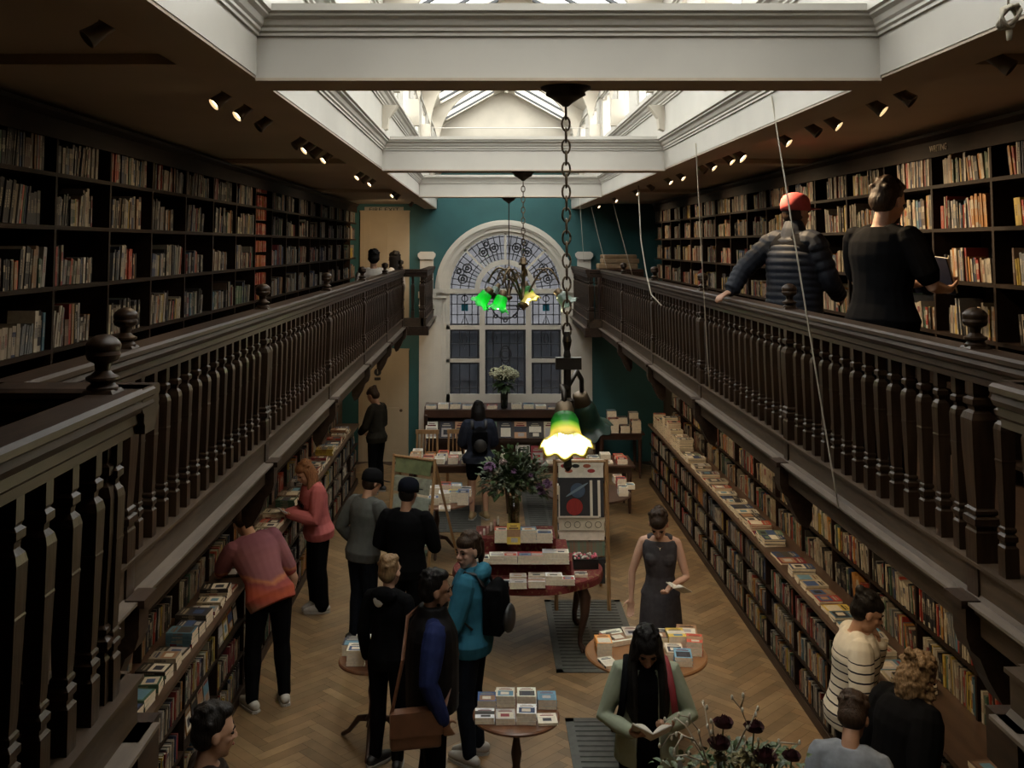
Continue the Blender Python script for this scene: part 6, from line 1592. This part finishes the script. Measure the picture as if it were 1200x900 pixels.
for s_ in (-1, 1):
    MB().box(min(0, s_*.15), max(0, s_*.15), -.022, -.014, -.11, .12, M=Matrix.Rotation(-s_*.25, 4, 'Z')).build('cover', NB, bk_); MB().box(min(s_*.004, s_*.142), max(s_*.004, s_*.142), -.013, .004, -.105, .115, M=Matrix.Rotation(-s_*.25, 4, 'Z')).build('page_block', MATS['open_pages'], bk_)
# 18, 19 two people near the fire exit door
def stool(x, y, label):
    s = thing('stool', label, 'stool', (x, y, GF)); m = MB(); m.lathe([(.44, .17), (.47, .17)], 20); m.build('seat', DKW, s)
    for k in range(4): a = PI/4+k*PI/2; MB().tube([(.12*math.cos(a), .12*math.sin(a), .45), (.17*math.cos(a), .17*math.sin(a), 0)], .014, 6).build('leg', DKW, s)
WT = cloth('white_tee_cloth', (.55, .50, .44), .1)
person('person with short dark hair and a white tee, seated near the gallery rail', -1.74, 15.6, GF, deg(8), 1.76, SK_M, .010, sit=True, bulk=1.15, top=dict(kind='t_shirt', mat=WT, inf=.02, sleeve=.43), bottom=dict(kind='trousers', mat=BLACKC), shoes=SHB, hair=('short', HB)); stool(-1.74, 15.6, 'dark wooden stool under the person in the white tee')
person('person with long black hair and a white top seated by the cream gallery door', -1.62, 17.95, GF, deg(60), 1.70, SK_M, .010, sit=True, female=True, top=dict(kind='white_top', mat=WT, inf=.02), bottom=dict(kind='trousers', mat=BLACKC), shoes=SHB, hair=('long', HB)); stool(-1.62, 17.95, 'dark wooden stool under the person in the white top by the door')
# ================================================================== write out the books
def book_area(b):
    M = b['M']; c = M @ Vector((0, 0, b['h']/2))
    px, py, dep = proj(c)
    if dep < .5 or not (-30 < px < 1230 and -30 < py < 930): return 0
    # projected box area by the bounding rectangle of the corners
    P = [proj(M @ Vector((sx*b['t']/2, sy*b['d']/2, z))) for sx in (-1, 1) for sy in (-1, 1) for z in (0, b['h'])]
    xs = [p[0] for p in P]; ys = [p[1] for p in P]
    return (max(xs)-min(xs))*(max(ys)-min(ys))
def colour_name(b):
    return CNAME[b['ci']]
cand = []
for b in BOOKS:
    b['area'] = book_area(b)
    inf = b['label']
    if inf[0] == 'gallery' and proj(b['M'] @ Vector((0, 0, b['h'])))[1] > 0 and b['area'] > 0:
        # hidden behind the handrail?
        c = b['M'] @ Vector((0, 0, b['h']*.6)); rx = RLX if c.x < 0 else RRX
        t = rx/c.x; zr = EYE+(c.z-EYE)*t
        if zr < EYE-.41: b['area'] *= .05
    if inf[0] == 'low' or inf[0] == 'counter':
        c = b['M'] @ Vector((0, 0, b['h']*.6)); rx = RLX+.1 if c.x < 0 else RRX-.1
        t = rx/c.x; zr = EYE+(c.z-EYE)*t
        if zr > EYE-1.52: b['area'] *= .02
vis = sorted([b for b in BOOKS if b['area'] > 0], key=lambda b: -b['area']*(1.4 if b['force'] else 1))
NIND = 300
for b in vis[:NIND]: b['ind'] = True
ROWN = {0: 'top', 1: 'second', 2: 'third', 3: 'lowest'}
stuff = MB(); nb = 0; used_labels = set()
for b in BOOKS:
    if not b.get('ind'):
        if b['area'] > 0 or brnd.random() < .5: emit_book(stuff, b)
        continue
    inf = b['label']; cn = colour_name(b) if not b['col'] else b.get('cname', 'plain'); lab = b.get('text')
    if lab is None:
        if inf[0] == 'gallery':
            _, sd, k, j, n = inf
            lab = '%s book, %s on %s shelf, %s gallery bay from landing, %s' % (cn, ORD[min(n-1, 39)], ROWN[j % 10] if j < 10 else ROWN[j-10]+' row of orange', ORD[k-1], 'opposite the men' if sd < 0 else 'behind the men')
        elif inf[0] in ('low', 'counter'):
            _, sd, k, j, n = inf
            if inf[0] == 'low': rn = {0: 'bottom', 1: 'middle', 2: 'top'}[j]+' shelf of low bay'
            else: rn = {0: 'counter row', 1: 'shelf above counter', 2: 'highest shelf above counter'}[j]+', bay'
            lab = '%s book, %s along %s %s, %s side' % (cn, ORD[min(n-1, 39)], rn, ORD[k-1], 'hoodie' if sd < 0 else 'striped-jumper')
        else:
            nm, n, k = inf
            pos = 'only book' if n == 1 else ('topmost book' if k == n-1 else ('bottom book' if k == 0 else ORD[n-1-k]+' book down'))
            lab = '%s %s of the %s' % (cn, pos, nm)
    m = MB(); b2 = dict(b); b2['M'] = Matrix.Identity(4); emit_book(m, b2)
    o = m.build('book', BOOKM); o.matrix_world = b['M']
    tag(o, lab, 'book', b['group'] if inf[0] not in ('gallery', 'low', 'counter') else {'gallery': 'books on the gallery shelves', 'low': 'books in the low bookcases', 'counter': 'books standing above the counters'}[inf[0]])
    nb += 1
o = stuff.build('packed_books', BOOKM)
tag(o, 'the mass of small distant books packed on all the dark shelves', 'books', kind='stuff')
print('books', len(BOOKS), 'individual', nb)

# lettering as plain mesh objects
for o in [o for o in bpy.data.objects if o.type == 'FONT']:
    me = bpy.data.meshes.new_from_object(o.evaluated_get(bpy.context.evaluated_depsgraph_get())); mts = [m for m in o.data.materials]
    n_ = bpy.data.objects.new('lettering', me); C.objects.link(n_); n_.parent = o.parent; n_.location = o.location; n_.rotation_euler = o.rotation_euler; n_.scale = o.scale
    if not me.materials:
        for m in mts: me.materials.append(m)
    for k_ in ('label', 'category'):
        if k_ in o: n_[k_] = o[k_]
    bpy.data.objects.remove(o)
